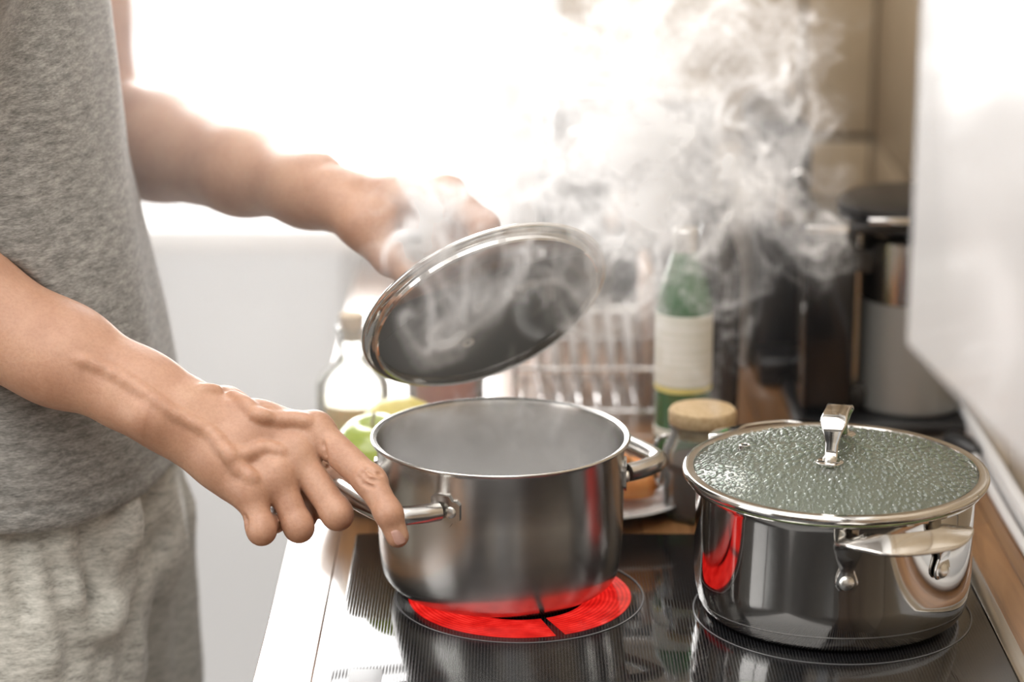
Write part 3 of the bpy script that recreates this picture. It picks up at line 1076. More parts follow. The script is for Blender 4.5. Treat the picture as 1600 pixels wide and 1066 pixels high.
# espresso machine veiled by the steam
em = Vector((.125, 2.72, CT))
esp = thing('espresso_machine', 'black espresso machine with chrome trim, veiled by the steam', 'coffee machine', em)
obj('housing', rbox((em.x - .095, em.y - .06, CT), (em.x + .10, em.y + .13, CT + .272), .018), M_black, esp)
obj('head', rbox((em.x - .085, em.y - .155, CT + .165), (em.x + .09, em.y - .061, CT + .262), .015), P('dark_grey_enamel', (0.05, 0.05, 0.052), .3), esp)
obj('drip_tray', rbox((em.x - .085, em.y - .165, CT), (em.x + .09, em.y - .061, CT + .045), .008), M_steel_soft, esp)
obj('trim', rbox((em.x - .088, em.y - .160, CT + .263), (em.x + .093, em.y + .12, CT + .277), .006), M_chrome, esp)
obj('group_head', lathe([(0, .125), (.026, .125), (.028, .13), (.028, .166), (0, .166)], 32, M=T((em.x, em.y - .11, CT))), M_chrome, esp)
pf = obj('filter_holder', lathe([(0, .100), (.010, .100), (.024, .106), (.026, .124), (0, .1245)], 32, M=T((em.x, em.y - .11, CT))), M_chrome, esp)
obj('grip', sweep(catmull([(em.x - .005, em.y - .130, CT + .115), (em.x - .02, em.y - .17, CT + .110), (em.x - .04, em.y - .225, CT + .100)], 5), circ(.010, 12)), M_black, pf)
for k, x in enumerate((-.055, 0, .055)):
    obj('knob', lathe([(0, 0), (.013, 0), (.013, .012), (.010, .015), (0, .015)], 24, M=frame((0, -1, 0), (em.x + x, em.y - .155, CT + .225))), M_chrome, esp)
mug = None

# filter coffee maker with steel jug, right
fm = Vector((.385, 2.30, CT))
fil = thing('filter_coffee_maker', 'black filter coffee maker with flat lid, beside the wall cabinet', 'coffee machine', fm)
obj('base', rbox((fm.x - .115, fm.y - .075, CT), (fm.x + .050, fm.y + .085, CT + .016), .006), M_black, fil)
obj('column', rbox((fm.x - .108, fm.y - .050, CT + .0165), (fm.x - .060, fm.y + .06, CT + .196), .007), M_black_gloss, fil)
obj('top_plate', rbox((fm.x - .116, fm.y - .066, CT + .1965), (fm.x + .0, fm.y + .07, CT + .207), .004), M_black_gloss, fil)
obj('chrome_edge', rbox((fm.x - .112, fm.y - .069, CT + .199), (fm.x - .072, fm.y - .0665, CT + .206), .001), M_chrome, fil)
obj('lid', lathe([(0, .2075), (.070, .2075), (.074, .210), (.074, .216), (.068, .219), (.03, .2215), (0, .222)], 64, M=T((fm.x - .0, fm.y, CT))), M_black, fil)
obj('lid_badge', box((fm.x - .055, fm.y - .0755, CT + .2085), (fm.x - .015, fm.y - .070, CT + .2145), .001, 1), M_chrome, fil)
jo = Vector((fm.x + .0, fm.y - .010, CT + .0162))
jug = thing('steel_jug', 'steel thermos jug with black handle, standing in the filter coffee maker', 'jug', jo)
M_greysteel = P('matt_grey_steel', (0.34, 0.34, 0.32), 0.42, .55)
lathed('body', [(0, 0), (.048, 0), (.051, .003), (.051, .108), (.0505, .1085), (0, .1085)], M_greysteel, jug, jo)
lathed('steel_collar', [(.0, .1087), (.0512, .1087), (.0514, .112), (.0514, .168), (.047, .172), (0, .172)], M_steel_soft, jug, jo)
lathed('stopper', [(0, .1722), (.030, .1722), (.028, .177), (0, .1775)], M_black, jug, jo)
ha = Vector((-.93, -.36, 0))
hp = [jo + ha * .050 + Vector((0, 0, .146)), jo + ha * .072 + Vector((0, 0, .150)), jo + ha * .084 + Vector((0, 0, .136)), jo + ha * .086 + Vector((0, 0, .08)), jo + ha * .082 + Vector((0, 0, .03)), jo + ha * .066 + Vector((0, 0, .012)), jo + ha * .050 + Vector((0, 0, .016))]
obj('handle', sweep(catmull(hp, 8), rrect(.0115, .0065, .004, 3), up=ha.cross(Vector((0, 0, 1)))), P('smoky_black_plastic', (0.03, 0.028, 0.026), .12), jug)

# plug and cable by the wall
pg = thing('power_plug', 'black power plug on a white cable lying at the foot of the wall', 'plug', (0.418, 2.16, CT))
M_cable = P('white_cable', (0.7, 0.69, 0.68), 0.4)
obj('plug_body', lathe([(0, 0), (.010, 0), (.0125, .003), (.0125, .022), (.008, .034), (.005, .040), (0, .040)], 24, M=frame((.5, -.85, .03), (.405, 2.175, CT + .0130))), M_black, pg)
for k in (-1, 1):
    obj('pin', lathe([(0, -.018), (.0022, -.017), (.0024, 0.0), (0, .0)], 12, M=frame((.5, -.85, .03), Vector((.405, 2.175, CT + .0130)) + Vector((.85, .5, 0)) * k * .006)), M_steel_soft, pg)
obj('cable', sweep(catmull([(.420, 2.150, CT + .014), (.4235, 2.13, CT + .008), (.4245, 2.09, CT + .0045), (.424, 2.0, CT + .0045), (.4243, 1.9, CT + .0045), (.424, 1.7, CT + .0045), (.4245, 1.2, CT + .0045)], 8), circ(.0042, 10)), M_cable, pg)

# wall cabinet whose door stands a little ajar
wc = thing('wall_cabinet', 'glossy white wall cabinet with its door ajar, at the right of the frame', 'cabinet', (.36, 1.1, .33))
obj('body', box((.292, .62, .330), (X1, 1.362, .98)), M_white, wc, smooth=False)
dd = Vector((-.024, .225, 0)).normalized()
p1 = Vector((.2255, 1.362, 0))
p0 = p1 - dd * .72
bm = bmesh.new()
L = .72
vs = bx(bm, (0, 0, .329), (L, .018, .985), .004, 3)
Md = Matrix((dd, Vector((dd.y, -dd.x, 0)), Vector((0, 0, 1)))).transposed().to_4x4()
Md.translation = p0
dr_ = obj('door', move(bm, Md), M_gloss_white, wc)
for z in (.42, .88):
    q = p0 + dd * .03
    obj('hinge', box((q.x + .014, q.y - .02, z), (.2935, q.y + .015, z + .04), .002, 1), M_steel_soft, wc, smooth=False)

# ------------------------------------------------------------------ the man: signed distance fields meshed with surface nets
def hash3(ix, iy, iz):
    h = (ix * 374761393 + iy * 668265263 + iz * 1274126177) & 0x7fffffff
    h = ((h ^ (h >> 13)) * 1103515245) & 0x7fffffff
    return ((h ^ (h >> 16)) & 0xffff) / 65535.0


def vnoise(x, y, z):
    """smooth value noise in 0..1 on broadcastable arrays"""
    x, y, z = np.broadcast_arrays(x, y, z)
    fx, fy, fz = np.floor(x), np.floor(y), np.floor(z)
    ix, iy, iz = fx.astype(np.int64), fy.astype(np.int64), fz.astype(np.int64)
    tx, ty, tz = x - fx, y - fy, z - fz
    tx, ty, tz = (t * t * (3 - 2 * t) for t in (tx, ty, tz))
    r = 0
    for a in (0, 1):
        for b_ in (0, 1):
            for c in (0, 1):
                wgt = (tx if a else 1 - tx) * (ty if b_ else 1 - ty) * (tz if c else 1 - tz)
                r = r + wgt * hash3(ix + a, iy + b_, iz + c)
    return r


class Field:
    def __init__(s, lo, hi, h):
        s.lo, s.h = np.array(lo, float), h
        s.n = np.ceil((np.array(hi, float) - s.lo) / h).astype(int) + 1
        s.ax = [s.lo[i] + h * np.arange(s.n[i]) for i in range(3)]
        s.F = np.full(s.n, 1.0, np.float32)

    def grid(s, sl=None):
        sl = sl or [slice(None)] * 3
        return s.ax[0][sl[0]][:, None, None], s.ax[1][sl[1]][None, :, None], s.ax[2][sl[2]][None, None, :]

    def box(s, pts, m):
        pts = np.array(pts)
        lo, hi = pts.min(0) - m, pts.max(0) + m
        out = []
        for i in range(3):
            a = int(max(0, math.floor((lo[i] - s.lo[i]) / s.h)))
            b_ = int(min(s.n[i], math.ceil((hi[i] - s.lo[i]) / s.h) + 1))
            if b_ <= a:
                return None
            out.append(slice(a, b_))
        return out


def smin(a, b_, k):
    if k <= 0:
        return np.minimum(a, b_)
    q = np.maximum(k - np.abs(a - b_), 0) / k
    return np.minimum(a, b_) - q * q * k * .25


def smax(a, b_, k):
    return -smin(-a, -b_, k)


def cone_d(g, a, b_, ra, rb, flat=None, s=1.0):
    x, y, z = g
    ab = [b_[i] - a[i] for i in range(3)]
    L2 = sum(q * q for q in ab) + 1e-12
    px, py, pz = x - a[0], y - a[1], z - a[2]
    t = np.clip((px * ab[0] + py * ab[1] + pz * ab[2]) / L2, 0, 1)
    qx, qy, qz = px - t * ab[0], py - t * ab[1], pz - t * ab[2]
    d2 = qx * qx + qy * qy + qz * qz
    if flat is not None:
        dn = qx * flat[0] + qy * flat[1] + qz * flat[2]
        d2 = d2 + (s * s - 1) * dn * dn
    return np.sqrt(np.maximum(d2, 0)) - (ra + t * (rb - ra))


def add_prims(fld, prims, k, base=None):
    """smooth union of tapered capsules (a, b, ra, rb[, flat axis, squash]) into base (or the field itself)"""
    F = fld.F if base is None else base
    for p in prims:
        a, b_, ra, rb = p[:4]
        sl = fld.box([a, b_], max(ra, rb) + max(k, .004) + .006)
        if sl is None:
            continue
        fl, s = (p[4], p[5]) if len(p) > 5 else (None, 1.0)
        kk = p[6] if len(p) > 6 else k
        d = cone_d(fld.grid(sl), a, b_, ra, rb, fl, s).astype(np.float32)
        F[tuple(sl)] = smin(F[tuple(sl)], d, kk)
    return F


def carve(fld, prims, k, F=None):
    F = fld.F if F is None else F
    for a, b_, ra, rb in prims:
        sl = fld.box([a, b_], max(ra, rb) + k + .004)
        if sl is None:
            continue
        d = cone_d(fld.grid(sl), a, b_, ra, rb).astype(np.float32)
        F[tuple(sl)] = smax(F[tuple(sl)], -d, k)


def surface_nets(F, lo, h):
    n = F.shape
    ins = F < 0
    cnt = np.zeros([q - 1 for q in n], np.int8)
    for a in (0, 1):
        for b_ in (0, 1):
            for c in (0, 1):
                cnt += ins[a:n[0] - 1 + a, b_:n[1] - 1 + b_, c:n[2] - 1 + c]
    act = (cnt > 0) & (cnt < 8)
    ci = np.argwhere(act)
    idx = np.full(act.shape, -1, np.int64)
    idx[act] = np.arange(len(ci))
    acc = np.zeros((len(ci), 3))
    num = np.zeros(len(ci))
    corners = [(a, b_, c) for a in (0, 1) for b_ in (0, 1) for c in (0, 1)]
    val = {c: F[ci[:, 0] + c[0], ci[:, 1] + c[1], ci[:, 2] + c[2]].astype(float) for c in corners}
    for c0 in corners:
        for ax in range(3):
            if c0[ax]:
                continue
            c1 = tuple(1 if i == ax else c0[i] for i in range(3))
            f0, f1 = val[c0], val[c1]
            m_ = (f0 < 0) != (f1 < 0)
            t = np.where(m_, f0 / np.where(m_, f0 - f1, 1), 0)
            for i in range(3):
                acc[:, i] += np.where(m_, c0[i] + (t if i == ax else 0), 0)
            num += m_
    V = (ci + acc / num[:, None]) * h + np.array(lo)
    quads = []
    for ax in range(3):
        o1, o2 = [(1, 2), (2, 0), (0, 1)][ax]
        s0 = [slice(None)] * 3
        s1 = [slice(None)] * 3
        s0[ax] = slice(0, -1)
        s1[ax] = slice(1, None)
        x = ins[tuple(s0)] != ins[tuple(s1)]
        e = np.argwhere(x)
        e = e[(e[:, o1] > 0) & (e[:, o2] > 0) & (e[:, o1] < n[o1] - 1) & (e[:, o2] < n[o2] - 1)]
        flip = ins[tuple(s0)][tuple(e.T)]
        q = []
        for d1, d2 in ((0, 0), (1, 0), (1, 1), (0, 1)):
            c = e.copy()
            c[:, o1] -= d1
            c[:, o2] -= d2
            q.append(idx[tuple(c.T)])
        q = np.stack(q, 1)
        q[~flip] = q[~flip][:, ::-1]
        quads.append(q)
    return V, np.concatenate(quads)


def np_mesh(name, V, Q):
    me = bpy.data.meshes.new(name)
    me.vertices.add(len(V))
    me.vertices.foreach_set('co', np.asarray(V, np.float32).ravel())
    me.loops.add(len(Q) * 4)
    me.loops.foreach_set('vertex_index', Q.astype(np.int32).ravel())
    me.polygons.add(len(Q))
    me.polygons.foreach_set('loop_start', np.arange(0, len(Q) * 4, 4, dtype=np.int32))
    me.polygons.foreach_set('loop_total', np.full(len(Q), 4, dtype=np.int32))
    me.update(calc_edges=True)
    return me


def chain(pts, radii, flat=None, s=1.0):
    out = []
    for i in range(len(pts) - 1):
        out.append((pts[i], pts[i + 1], radii[i], radii[i + 1]) + ((flat, s) if flat is not None else ()))
    return out


# ---- skeleton, metres
r_wr = A(262, 634, 1.868)
r_el = A(-222, 402, 1.90)
r_sh = Vector((-.43, 1.80, .525))
l_wr = A(508, 308, 2.035)
l_el = A(150, 196, 2.262)
l_sh = Vector((-.42, 2.215, .525))

# right hand: metacarpal heads, then the joints of each finger
RHAND = {
    'index': ([A(492, 672, 1.868), A(578, 752, 1.836), A(607, 802, 1.822), A(621, 838, 1.823)], [.0125, .0116, .0098, .0086]),
    'middle': ([A(462, 708, 1.860), A(526, 802, 1.843), A(512, 792, 1.876), A(500, 764, 1.888)], [.0125, .0112, .0098, .0085]),
    'ring': ([A(432, 742, 1.850), A(466, 822, 1.842), A(474, 806, 1.874), A(480, 776, 1.884)], [.0120, .0106, .0095, .0084]),
    'pinky': ([A(390, 766, 1.842), A(408, 827, 1.834), A(430, 812, 1.862), A(446, 786, 1.872)], [.0112, .0102, .0088, .0078]),
}
RTHUMB = ([A(352, 640, 1.900), A(452, 690, 1.915), A(516, 752, 1.918), A(552, 772, 1.912)], [.015, .0125, .0108, .0092])
r_back = (A(262, 634, 1.868) - A(262, 634, 2.0)).normalized()                 # towards the viewer: the back of the hand
nrm = (-Fw * .75 + Up * .62 + Rt * .1).normalized()
nl = tuple(nrm)


def hand(fld, wr, el, H4, thumb, nflat, fore, palm_pull, kf=.006):
    """forearm, palm, fingers of one hand into the field"""
    F = np.full(fld.n, 1.0, np.float32)
    add_prims(fld, fore, .02, F)
    palm = []
    for nm, (pts, rad) in H4.items():
        m = Vector(wr).lerp(pts[0], .18)
        palm.append((m, pts[0] - Vector(nflat) * .002, .0150, rad[0] + .0008))
    mids = [Vector(wr).lerp(H4[q][0][0], .62) - Vector(nflat) * palm_pull for q in ('index', 'middle', 'ring', 'pinky')]
    for a, b_ in zip(mids, mids[1:]):
        palm.append((a, b_, .0155, .0148))
    hd_ = [H4[q][0][0] - Vector(nflat) * .003 for q in ('index', 'middle', 'ring', 'pinky')]
    for a, b_ in zip(hd_, hd_[1:]):
        palm.append((a, b_, .0112, .0108))
    add_prims(fld, palm, .014, F)
    # thumb base
    cm_ = thumb[0][0]
    add_prims(fld, [(Vector(wr).lerp(cm_, .5), cm_, .016, thumb[1][0]), (cm_, thumb[0][1], thumb[1][0], thumb[1][1])], .014, F)
    # tendons and knuckles
    for nm, (pts, rad) in H4.items():
        q = Vector(nflat)
        a = Vector(wr).lerp(pts[0], .42) + q * .0125
        b_ = pts[0] + q * (rad[0] - .0035)
        add_prims(fld, [(a, b_, .0020, .0036)], .006, F)
        add_prims(fld, [(pts[0] + q * (rad[0] * .42), pts[0] + q * (rad[0] * .42) + (pts[1] - pts[0]) * .06, rad[0] * .74, rad[0] * .70)], .006, F)
    total = F.copy()
    for nm, (pts, rad) in list(H4.items()) + [('thumb', thumb)]:
        f = np.full(fld.n, 1.0, np.float32)
        add_prims(fld, chain(pts, rad), .004, f)
        # fuller joints, waisted phalanges
        for j in (1, 2):
            d = (pts[j] - pts[j - 1]).normalized()
            add_prims(fld, [(pts[j] - d * .003, pts[j] + d * .002, rad[j] * 1.05, rad[j] * 1.04)], .003, f)
        tip = pts[-1]
        sl = fld.box(pts, .03)
        if sl is None:
            continue
        sl = tuple(sl)
        total[sl] = np.minimum(total[sl], smin(F[sl], f[sl], kf))
    fld.F = np.minimum(fld.F, total)


def lohi(pts, m):
    p = np.array([tuple(q) for q in pts])
    return p.min(0) - m, p.max(0) + m


# right forearm: oval, broader across than deep
r_dir = (r_wr - r_el).normalized()
fl_r = tuple((nrm - r_dir * nrm.dot(r_dir)).normalized())
r_fore = [(r_el, r_el.lerp(r_wr, .32), .046, .0475, fl_r, 1.06), (r_el.lerp(r_wr, .32), r_el.lerp(r_wr, .66), .0475, .0390, fl_r, 1.12),
          (r_el.lerp(r_wr, .66), r_el.lerp(r_wr, .90), .0390, .0318, fl_r, 1.28), (r_el.lerp(r_wr, .90), r_wr + r_dir * .004, .0318, .0308, fl_r, 1.38)]
# ulna knob at the wrist
r_knob = [(A(232, 652, 1.846), A(236, 653, 1.846), .012, .011), (A(268, 672, 1.868), A(366, 748, 1.858), .0185, .0175)]
allp = [p for q in RHAND.values() for p in q[0]] + RTHUMB[0]
lo, hi = lohi(allp + [r_wr, A(-120, 450, 1.88)], .052)
hr = .0014
fr = Field(lo, hi, hr)
hand(fr, r_wr, r_el, RHAND, RTHUMB, nl, r_fore + r_knob, .004)
# raised veins on the back of the hand and the forearm
q = Vector(nl)


def on(u, v, D=1.855):
    return A(u, v, D)


def drape(fld, pts):
    """drop points along the view direction onto the field's surface, from the camera's side"""
    out = []
    for u, v in pts:
        for D in np.arange(1.74, 2.15, .0012):
            p = A(u, v, D)
            i = [int(round((p[k] - fld.lo[k]) / fld.h)) for k in range(3)]
            if all(0 <= i[k] < fld.n[k] for k in range(3)) and fld.F[tuple(i)] < 0.0002:
                out.append(p)
                break
    return out


def veins(fld, lines, r=.0016, sink=.0004, k=.004):
    for ln_ in lines:
        pts = drape(fld, [(p.x, p.y) for p in catmull([(u, v, 0) for u, v in ln_], 5)])
        pts = [p + Fw * sink for p in pts]
        n_ = len(pts)
        if n_ > 2:
            add_prims(fld, [(a, b_, r * (.55 + .45 * math.sin(PI * (i + .5) / n_)), r * (.55 + .45 * math.sin(PI * (i + 1) / n_))) for i, (a, b_) in enumerate(zip(pts, pts[1:]))], k)


veins(fr, [[(316, 606), (352, 614), (380, 628), (398, 646), (412, 652)], [(398, 646), (430, 656), (462, 655), (482, 660)],
           [(300, 660), (330, 678), (352, 704), (378, 712), (412, 700), (440, 706)], [(352, 704), (372, 732), (396, 748)],
           [(120, 560), (170, 580), (214, 606), (262, 640), (300, 660)]], .0022, .0013, .007)
# creases: between index and middle, over the index knuckle and its nail end
cr = [[(505, 690), (510, 715), (512, 735)], [(566, 736), (574, 748), (590, 752)], [(560, 744), (570, 756), (584, 762)], [(572, 730), (582, 738), (596, 742)],
      [(382, 806), (386, 816), (384, 826)]]
for ln_ in cr:
    pts = drape(fr, [(p.x, p.y) for p in catmull([(u, v, 0) for u, v in ln_], 4)])
    if len(pts) > 2:
        carve(fr, [(a, b_, .0010, .0010) for a, b_ in zip(pts, pts[1:])], .0018)
Vr, Qr = surface_nets(fr.F, fr.lo, hr)

# left hand on the strap handle of the raised lid
lk = LC - mnorm * .030
LHAND = {
    'index': ([A(692, 302, 2.014), A(756, 352, 2.000), A(748, 402, 1.996), A(722, 428, 1.995)], [.0130, .0115, .0100, .0088]),
    'middle': ([A(700, 304, 2.040), A(752, 372, 2.026), A(738, 412, 2.008), A(716, 424, 2.002)], [.0130, .0115, .0100, .0088]),
    'ring': ([A(690, 312, 2.062), A(732, 384, 2.046), A(722, 414, 2.022), A(706, 420, 2.014)], [.0122, .0108, .0096, .0086]),
    'pinky': ([A(676, 322, 2.080), A(708, 388, 2.064), A(704, 414, 2.040), A(696, 420, 2.030)], [.0112, .0100, .0088, .0080]),
}
LTHUMB = ([A(566, 352, 2.004), A(610, 404, 1.996), A(650, 436, 1.990), A(690, 438, 1.989)], [.0170, .0128, .0112, .0095])
l_n = (Up * .80 + Fw * .30 + Rt * .35).normalized()
l_dir = (l_wr - l_el).normalized()
fl_l = tuple((l_n - l_dir * l_n.dot(l_dir)).normalized())
l_fore = [(l_el, l_el.lerp(l_wr, .30), .046, .047, fl_l, 1.0), (l_el.lerp(l_wr, .30), l_el.lerp(l_wr, .66), .047, .0365, fl_l, 1.0),
          (l_el.lerp(l_wr, .66), l_el.lerp(l_wr, .92), .0365, .0290, fl_l, 1.06), (l_el.lerp(l_wr, .92), l_wr + l_dir * .004, .0290, .0285, fl_l, 1.08)]
l_knob = [(A(500, 266, 2.045), A(506, 270, 2.045), .009, .008)]
# upper arms
r_up = [(r_el, r_el.lerp(r_sh, .5), .045, .050), (r_el.lerp(r_sh, .5), r_sh, .050, .060)]
l_up = [(l_el, l_el.lerp(l_sh, .5), .045, .050), (l_el.lerp(l_sh, .5), l_sh, .050, .060)]
allp = [p for q_ in LHAND.values() for p in q_[0]] + LTHUMB[0]
lcut = l_el.lerp(l_sh, .34)
lo, hi = lohi(allp + [l_wr, l_el, lcut], .062)
hl = .0022
fl_ = Field(lo, hi, hl)
hand(fl_, l_wr, l_el, LHAND, LTHUMB, tuple(l_n), l_fore + l_knob + l_up, .004)
add_prims(fl_, [(A(540, 322, 2.016), A(585, 352, 2.006), .019, .016), (A(590, 335, 2.03), A(668, 352, 2.045), .022, .021), (A(668, 352, 2.045), A(690, 386, 2.040), .020, .014)], .012)
Vl, Ql = surface_nets(fl_.F, fl_.lo, hl)

# the rest of the body, coarser
hb = .0075
fb = Field((-.66, 1.60, -.92), (-.17, 2.40, 1.0), hb)
BX, BY = -.425, 2.0
hip_r, hip_l = Vector((BX, 1.905, -.02)), Vector((BX + .02, 2.095, -.02))
kn_r, kn_l = Vector((BX - .098, 1.90, -.42)), Vector((BX + .032, 2.118, -.42))
an_r, an_l = Vector((BX - .14, 1.90, -.83)), Vector((BX + .0, 2.12, -.83))
yz = (1, 0, 0)
body = [((BX - .01, BY - .05, .02), (BX - .01, BY + .05, .02), .092, .092), ((BX - .02, BY - .05, .22), (BX - .02, BY + .03, .22), .075, .075), ((BX - .01, BY - .06, .05), (BX - .02, BY - .05, .25), .09, .08), ((BX - .01, BY + .06, .05), (BX - .02, BY + .05, .25), .09, .08),
        ((BX - .03, BY - .075, .42), (BX - .03, BY + .065, .42), .078, .078), ((BX - .02, BY - .05, .24), (BX - .03, BY - .075, .42), .085, .085), ((BX - .02, BY + .03, .24), (BX - .03, BY + .065, .42), .075, .078),
        ((BX - .01, BY - .14, .52), (BX - .01, BY + .14, .52), .06, .06), (r_sh, (BX - .01, BY, .56), .058, .05), (l_sh, (BX - .01, BY, .56), .058, .05),
        ((BX - .01, BY, .56), (BX + .015, BY, .66), .054, .052),
        (hip_r, kn_r, .068, .046), (kn_r, an_r, .046, .034), (hip_l, kn_l, .068, .046), (kn_l, an_l, .046, .034),
        (an_r, an_r + Vector((.13, -.015, -.045)), .034, .024), (an_l, an_l + Vector((.13, .015, -.045)), .034, .024),
        (an_r + Vector((0, 0, 0)), an_r + Vector((-.035, 0, -.04)), .034, .027), (an_l, an_l + Vector((-.035, 0, -.04)), .034, .027)]
add_prims(fb, body + r_up + l_up + r_fore + l_fore, .035)
# head looking down to the pot
hc = Vector((BX + .05, BY, .755))
hfw = Vector((.90, 0, -.43))
hup = Vector((.43, 0, .90))


def hp_(f, s_, u):
    return hc + hfw * f + Vector((0, 1, 0)) * s_ + hup * u


head = [(hp_(-.012, 0, .045), hp_(.005, 0, .045), .086, .078), (hp_(.030, 0, -.02), hp_(.025, 0, .03), .066, .070), (hp_(.052, 0, -.075), hp_(.03, 0, -.03), .033, .055),
        (hp_(.0, -.045, -.055), hp_(.055, -.015, -.085), .018, .020), (hp_(.0, .045, -.055), hp_(.055, .015, -.085), .018, .020), (hp_(-.03, 0, -.04), hc + Vector((-.05, 0, -.12)), .055, .052)]
add_prims(fb, head, .03)
feat = [(hp_(.093, 0, .012), hp_(.117, 0, -.030), .010, .0125), (hp_(.106, -.012, -.033), hp_(.106, .012, -.033), .008, .008), (hp_(.086, -.035, .030), hp_(.092, .035, .030), .009, .009),
        (hp_(.092, -.018, -.058), hp_(.092, .018, -.058), .0075, .0075), (hp_(.089, -.016, -.068), hp_(.089, .016, -.068), .008, .008)]
add_prims(fb, feat, .012)
for s_ in (-1, 1):
    add_prims(fb, [(hp_(-.005, s_ * .079, .02), hp_(-.012, s_ * .084, -.02), .012, .010)], .008)
    carve(fb, [(hp_(.092, s_ * .031, .010), hp_(.092, s_ * .033, .010), .012, .012)], .01)
Vb, Qb = surface_nets(fb.F, fb.lo, hb)


def to_bm(V, Q):
    me = np_mesh('tmp', V, Q)
    bm = bmesh.new()
    bm.from_mesh(me)
    bpy.data.meshes.remove(me)
    return bm


def cut(bm, co, no, keep_far):
    """cut the tube near co by the plane; drop the side beyond it that is connected locally"""
    geom = bm.verts[:] + bm.edges[:] + bm.faces[:]
    bmesh.ops.bisect_plane(bm, geom=geom, plane_co=co, plane_no=no, clear_outer=True, clear_inner=False, dist=1e-6)


def drop_beyond(bm, co, no, rad_co, reach):
    """delete the part of bm on the +no side of the plane that lies within reach of the limb's axis end"""
    bmesh.ops.bisect_plane(bm, geom=bm.verts[:] + bm.edges[:] + bm.faces[:], plane_co=co, plane_no=no, dist=1e-6)
    dead = [v for v in bm.verts if (v.co - co).dot(no) > 1e-5 and any((v.co - a).length < r for a, r in rad_co)]
    bmesh.ops.delete(bm, geom=dead, context='VERTS')


# plane of the right cut on the forearm outside the frame, of the left one on the upper arm
rc_co, rc_no = r_el.lerp(r_wr, .41), r_dir
lu = (l_sh - l_el).normalized()
lc_co, lc_no = l_el.lerp(l_sh, .22), lu
bmr = to_bm(Vr, Qr)
bmesh.ops.bisect_plane(bmr, geom=bmr.verts[:] + bmr.edges[:] + bmr.faces[:], plane_co=rc_co, plane_no=-rc_no, clear_outer=True, dist=1e-6)
bml = to_bm(Vl, Ql)
bmesh.ops.bisect_plane(bml, geom=bml.verts[:] + bml.edges[:] + bml.faces[:], plane_co=lc_co, plane_no=lc_no, clear_outer=True, dist=1e-6)
bmb = to_bm(Vb, Qb)
rl = [(r_el.lerp(r_wr, t), .075) for t in np.linspace(.36, 1.15, 14)]
drop_beyond(bmb, rc_co + rc_no * -.012, rc_no, rl, 0)
ll = [(l_el.lerp(l_wr, t), .075) for t in np.linspace(-.15, 1.15, 14)] + [(l_el.lerp(l_sh, t), .075) for t in np.linspace(0, .2, 4)]
drop_beyond(bmb, lc_co + lc_no * .012, -lc_no, ll, 0)
for bm_ in (bmr, bml):
    # fine pieces: keep the largest island only
    me = bpy.data.meshes.new('tmp')
    bm_.to_mesh(me)
    bmb.from_mesh(me)
    bpy.data.meshes.remove(me)
    bm_.free()
bnd = [e for e in bmb.edges if e.is_boundary]
loops = []
left = set(bnd)
while left:
    st = [left.pop()]
    lp_ = set(st)
    while st:
        e = st.pop()
        for v in e.verts:
            for e2 in v.link_edges:
                if e2 in left:
                    left.discard(e2)
                    lp_.add(e2)
                    st.append(e2)
    c = sum(((e.verts[0].co + e.verts[1].co) / 2 for e in lp_), Vector()) / len(lp_)
    loops.append((c, lp_))
for co in (rc_co, lc_co):
    near = sorted([l for l in loops if len(l[1]) > 8], key=lambda l: (l[0] - co).length)[:2]
    if len(near) == 2 and (near[1][0] - co).length < .05:
        try:
            bmesh.ops.bridge_loops(bmb, edges=list(near[0][1]) + list(near[1][1]))
        except Exception as ex:
            print('bridge', ex)
    else:
        print('no bridge', [(l[0], len(l[1])) for l in loops], co)

for co in (rc_co, lc_co):
    near_v = [v for v in bmb.verts if (v.co - co).length < .068 and abs((v.co - co).dot(rc_no if co == rc_co else lc_no)) < .02]
    for _ in range(8):
        bmesh.ops.smooth_vert(bmb, verts=near_v, factor=.5, use_axis_x=True, use_axis_y=True, use_axis_z=True)

m, nt, b = new_mat('skin')
v = coords(nt)
f1 = noise(nt, v, 28, 4, .6)
f2 = noise(nt, v, 420, 3, .6)
c1 = ramp(nt, f1, [(0.3, (0.38, 0.20, 0.125)), (0.55, (0.45, 0.255, 0.165)), (0.75, (0.48, 0.285, 0.185))])
mx = N(nt, 'ShaderNodeMix', data_type='RGBA', blend_type='MULTIPLY')
mx.inputs['Factor'].default_value = .35
nt.links.new(c1, mx.inputs['A'])
nt.links.new(ramp(nt, f2, [(0.3, (0.72, 0.62, 0.56)), (0.6, (1, 1, 1))]), mx.inputs['B'])
nt.links.new(mx.outputs['Result'], b.inputs['Base Color'])
b.inputs['Roughness'].default_value = .46
b.inputs['Subsurface Weight'].default_value = .18
b.inputs['Subsurface Radius'].default_value = (.010, .004, .002)
b.inputs['Subsurface Scale'].default_value = .6
bump(nt, b, f2, .22, .0012)
M_skin = m
man = thing('person', 'man in grey melange t-shirt and joggers at the hob, holding pot handle and lid', 'person', (BX, BY, Z0))
me = bpy.data.meshes.new('body')
bmesh.ops.recalc_face_normals(bmb, faces=bmb.faces)
bmb.to_mesh(me)
bmb.free()
link('body', me, M_skin, man)


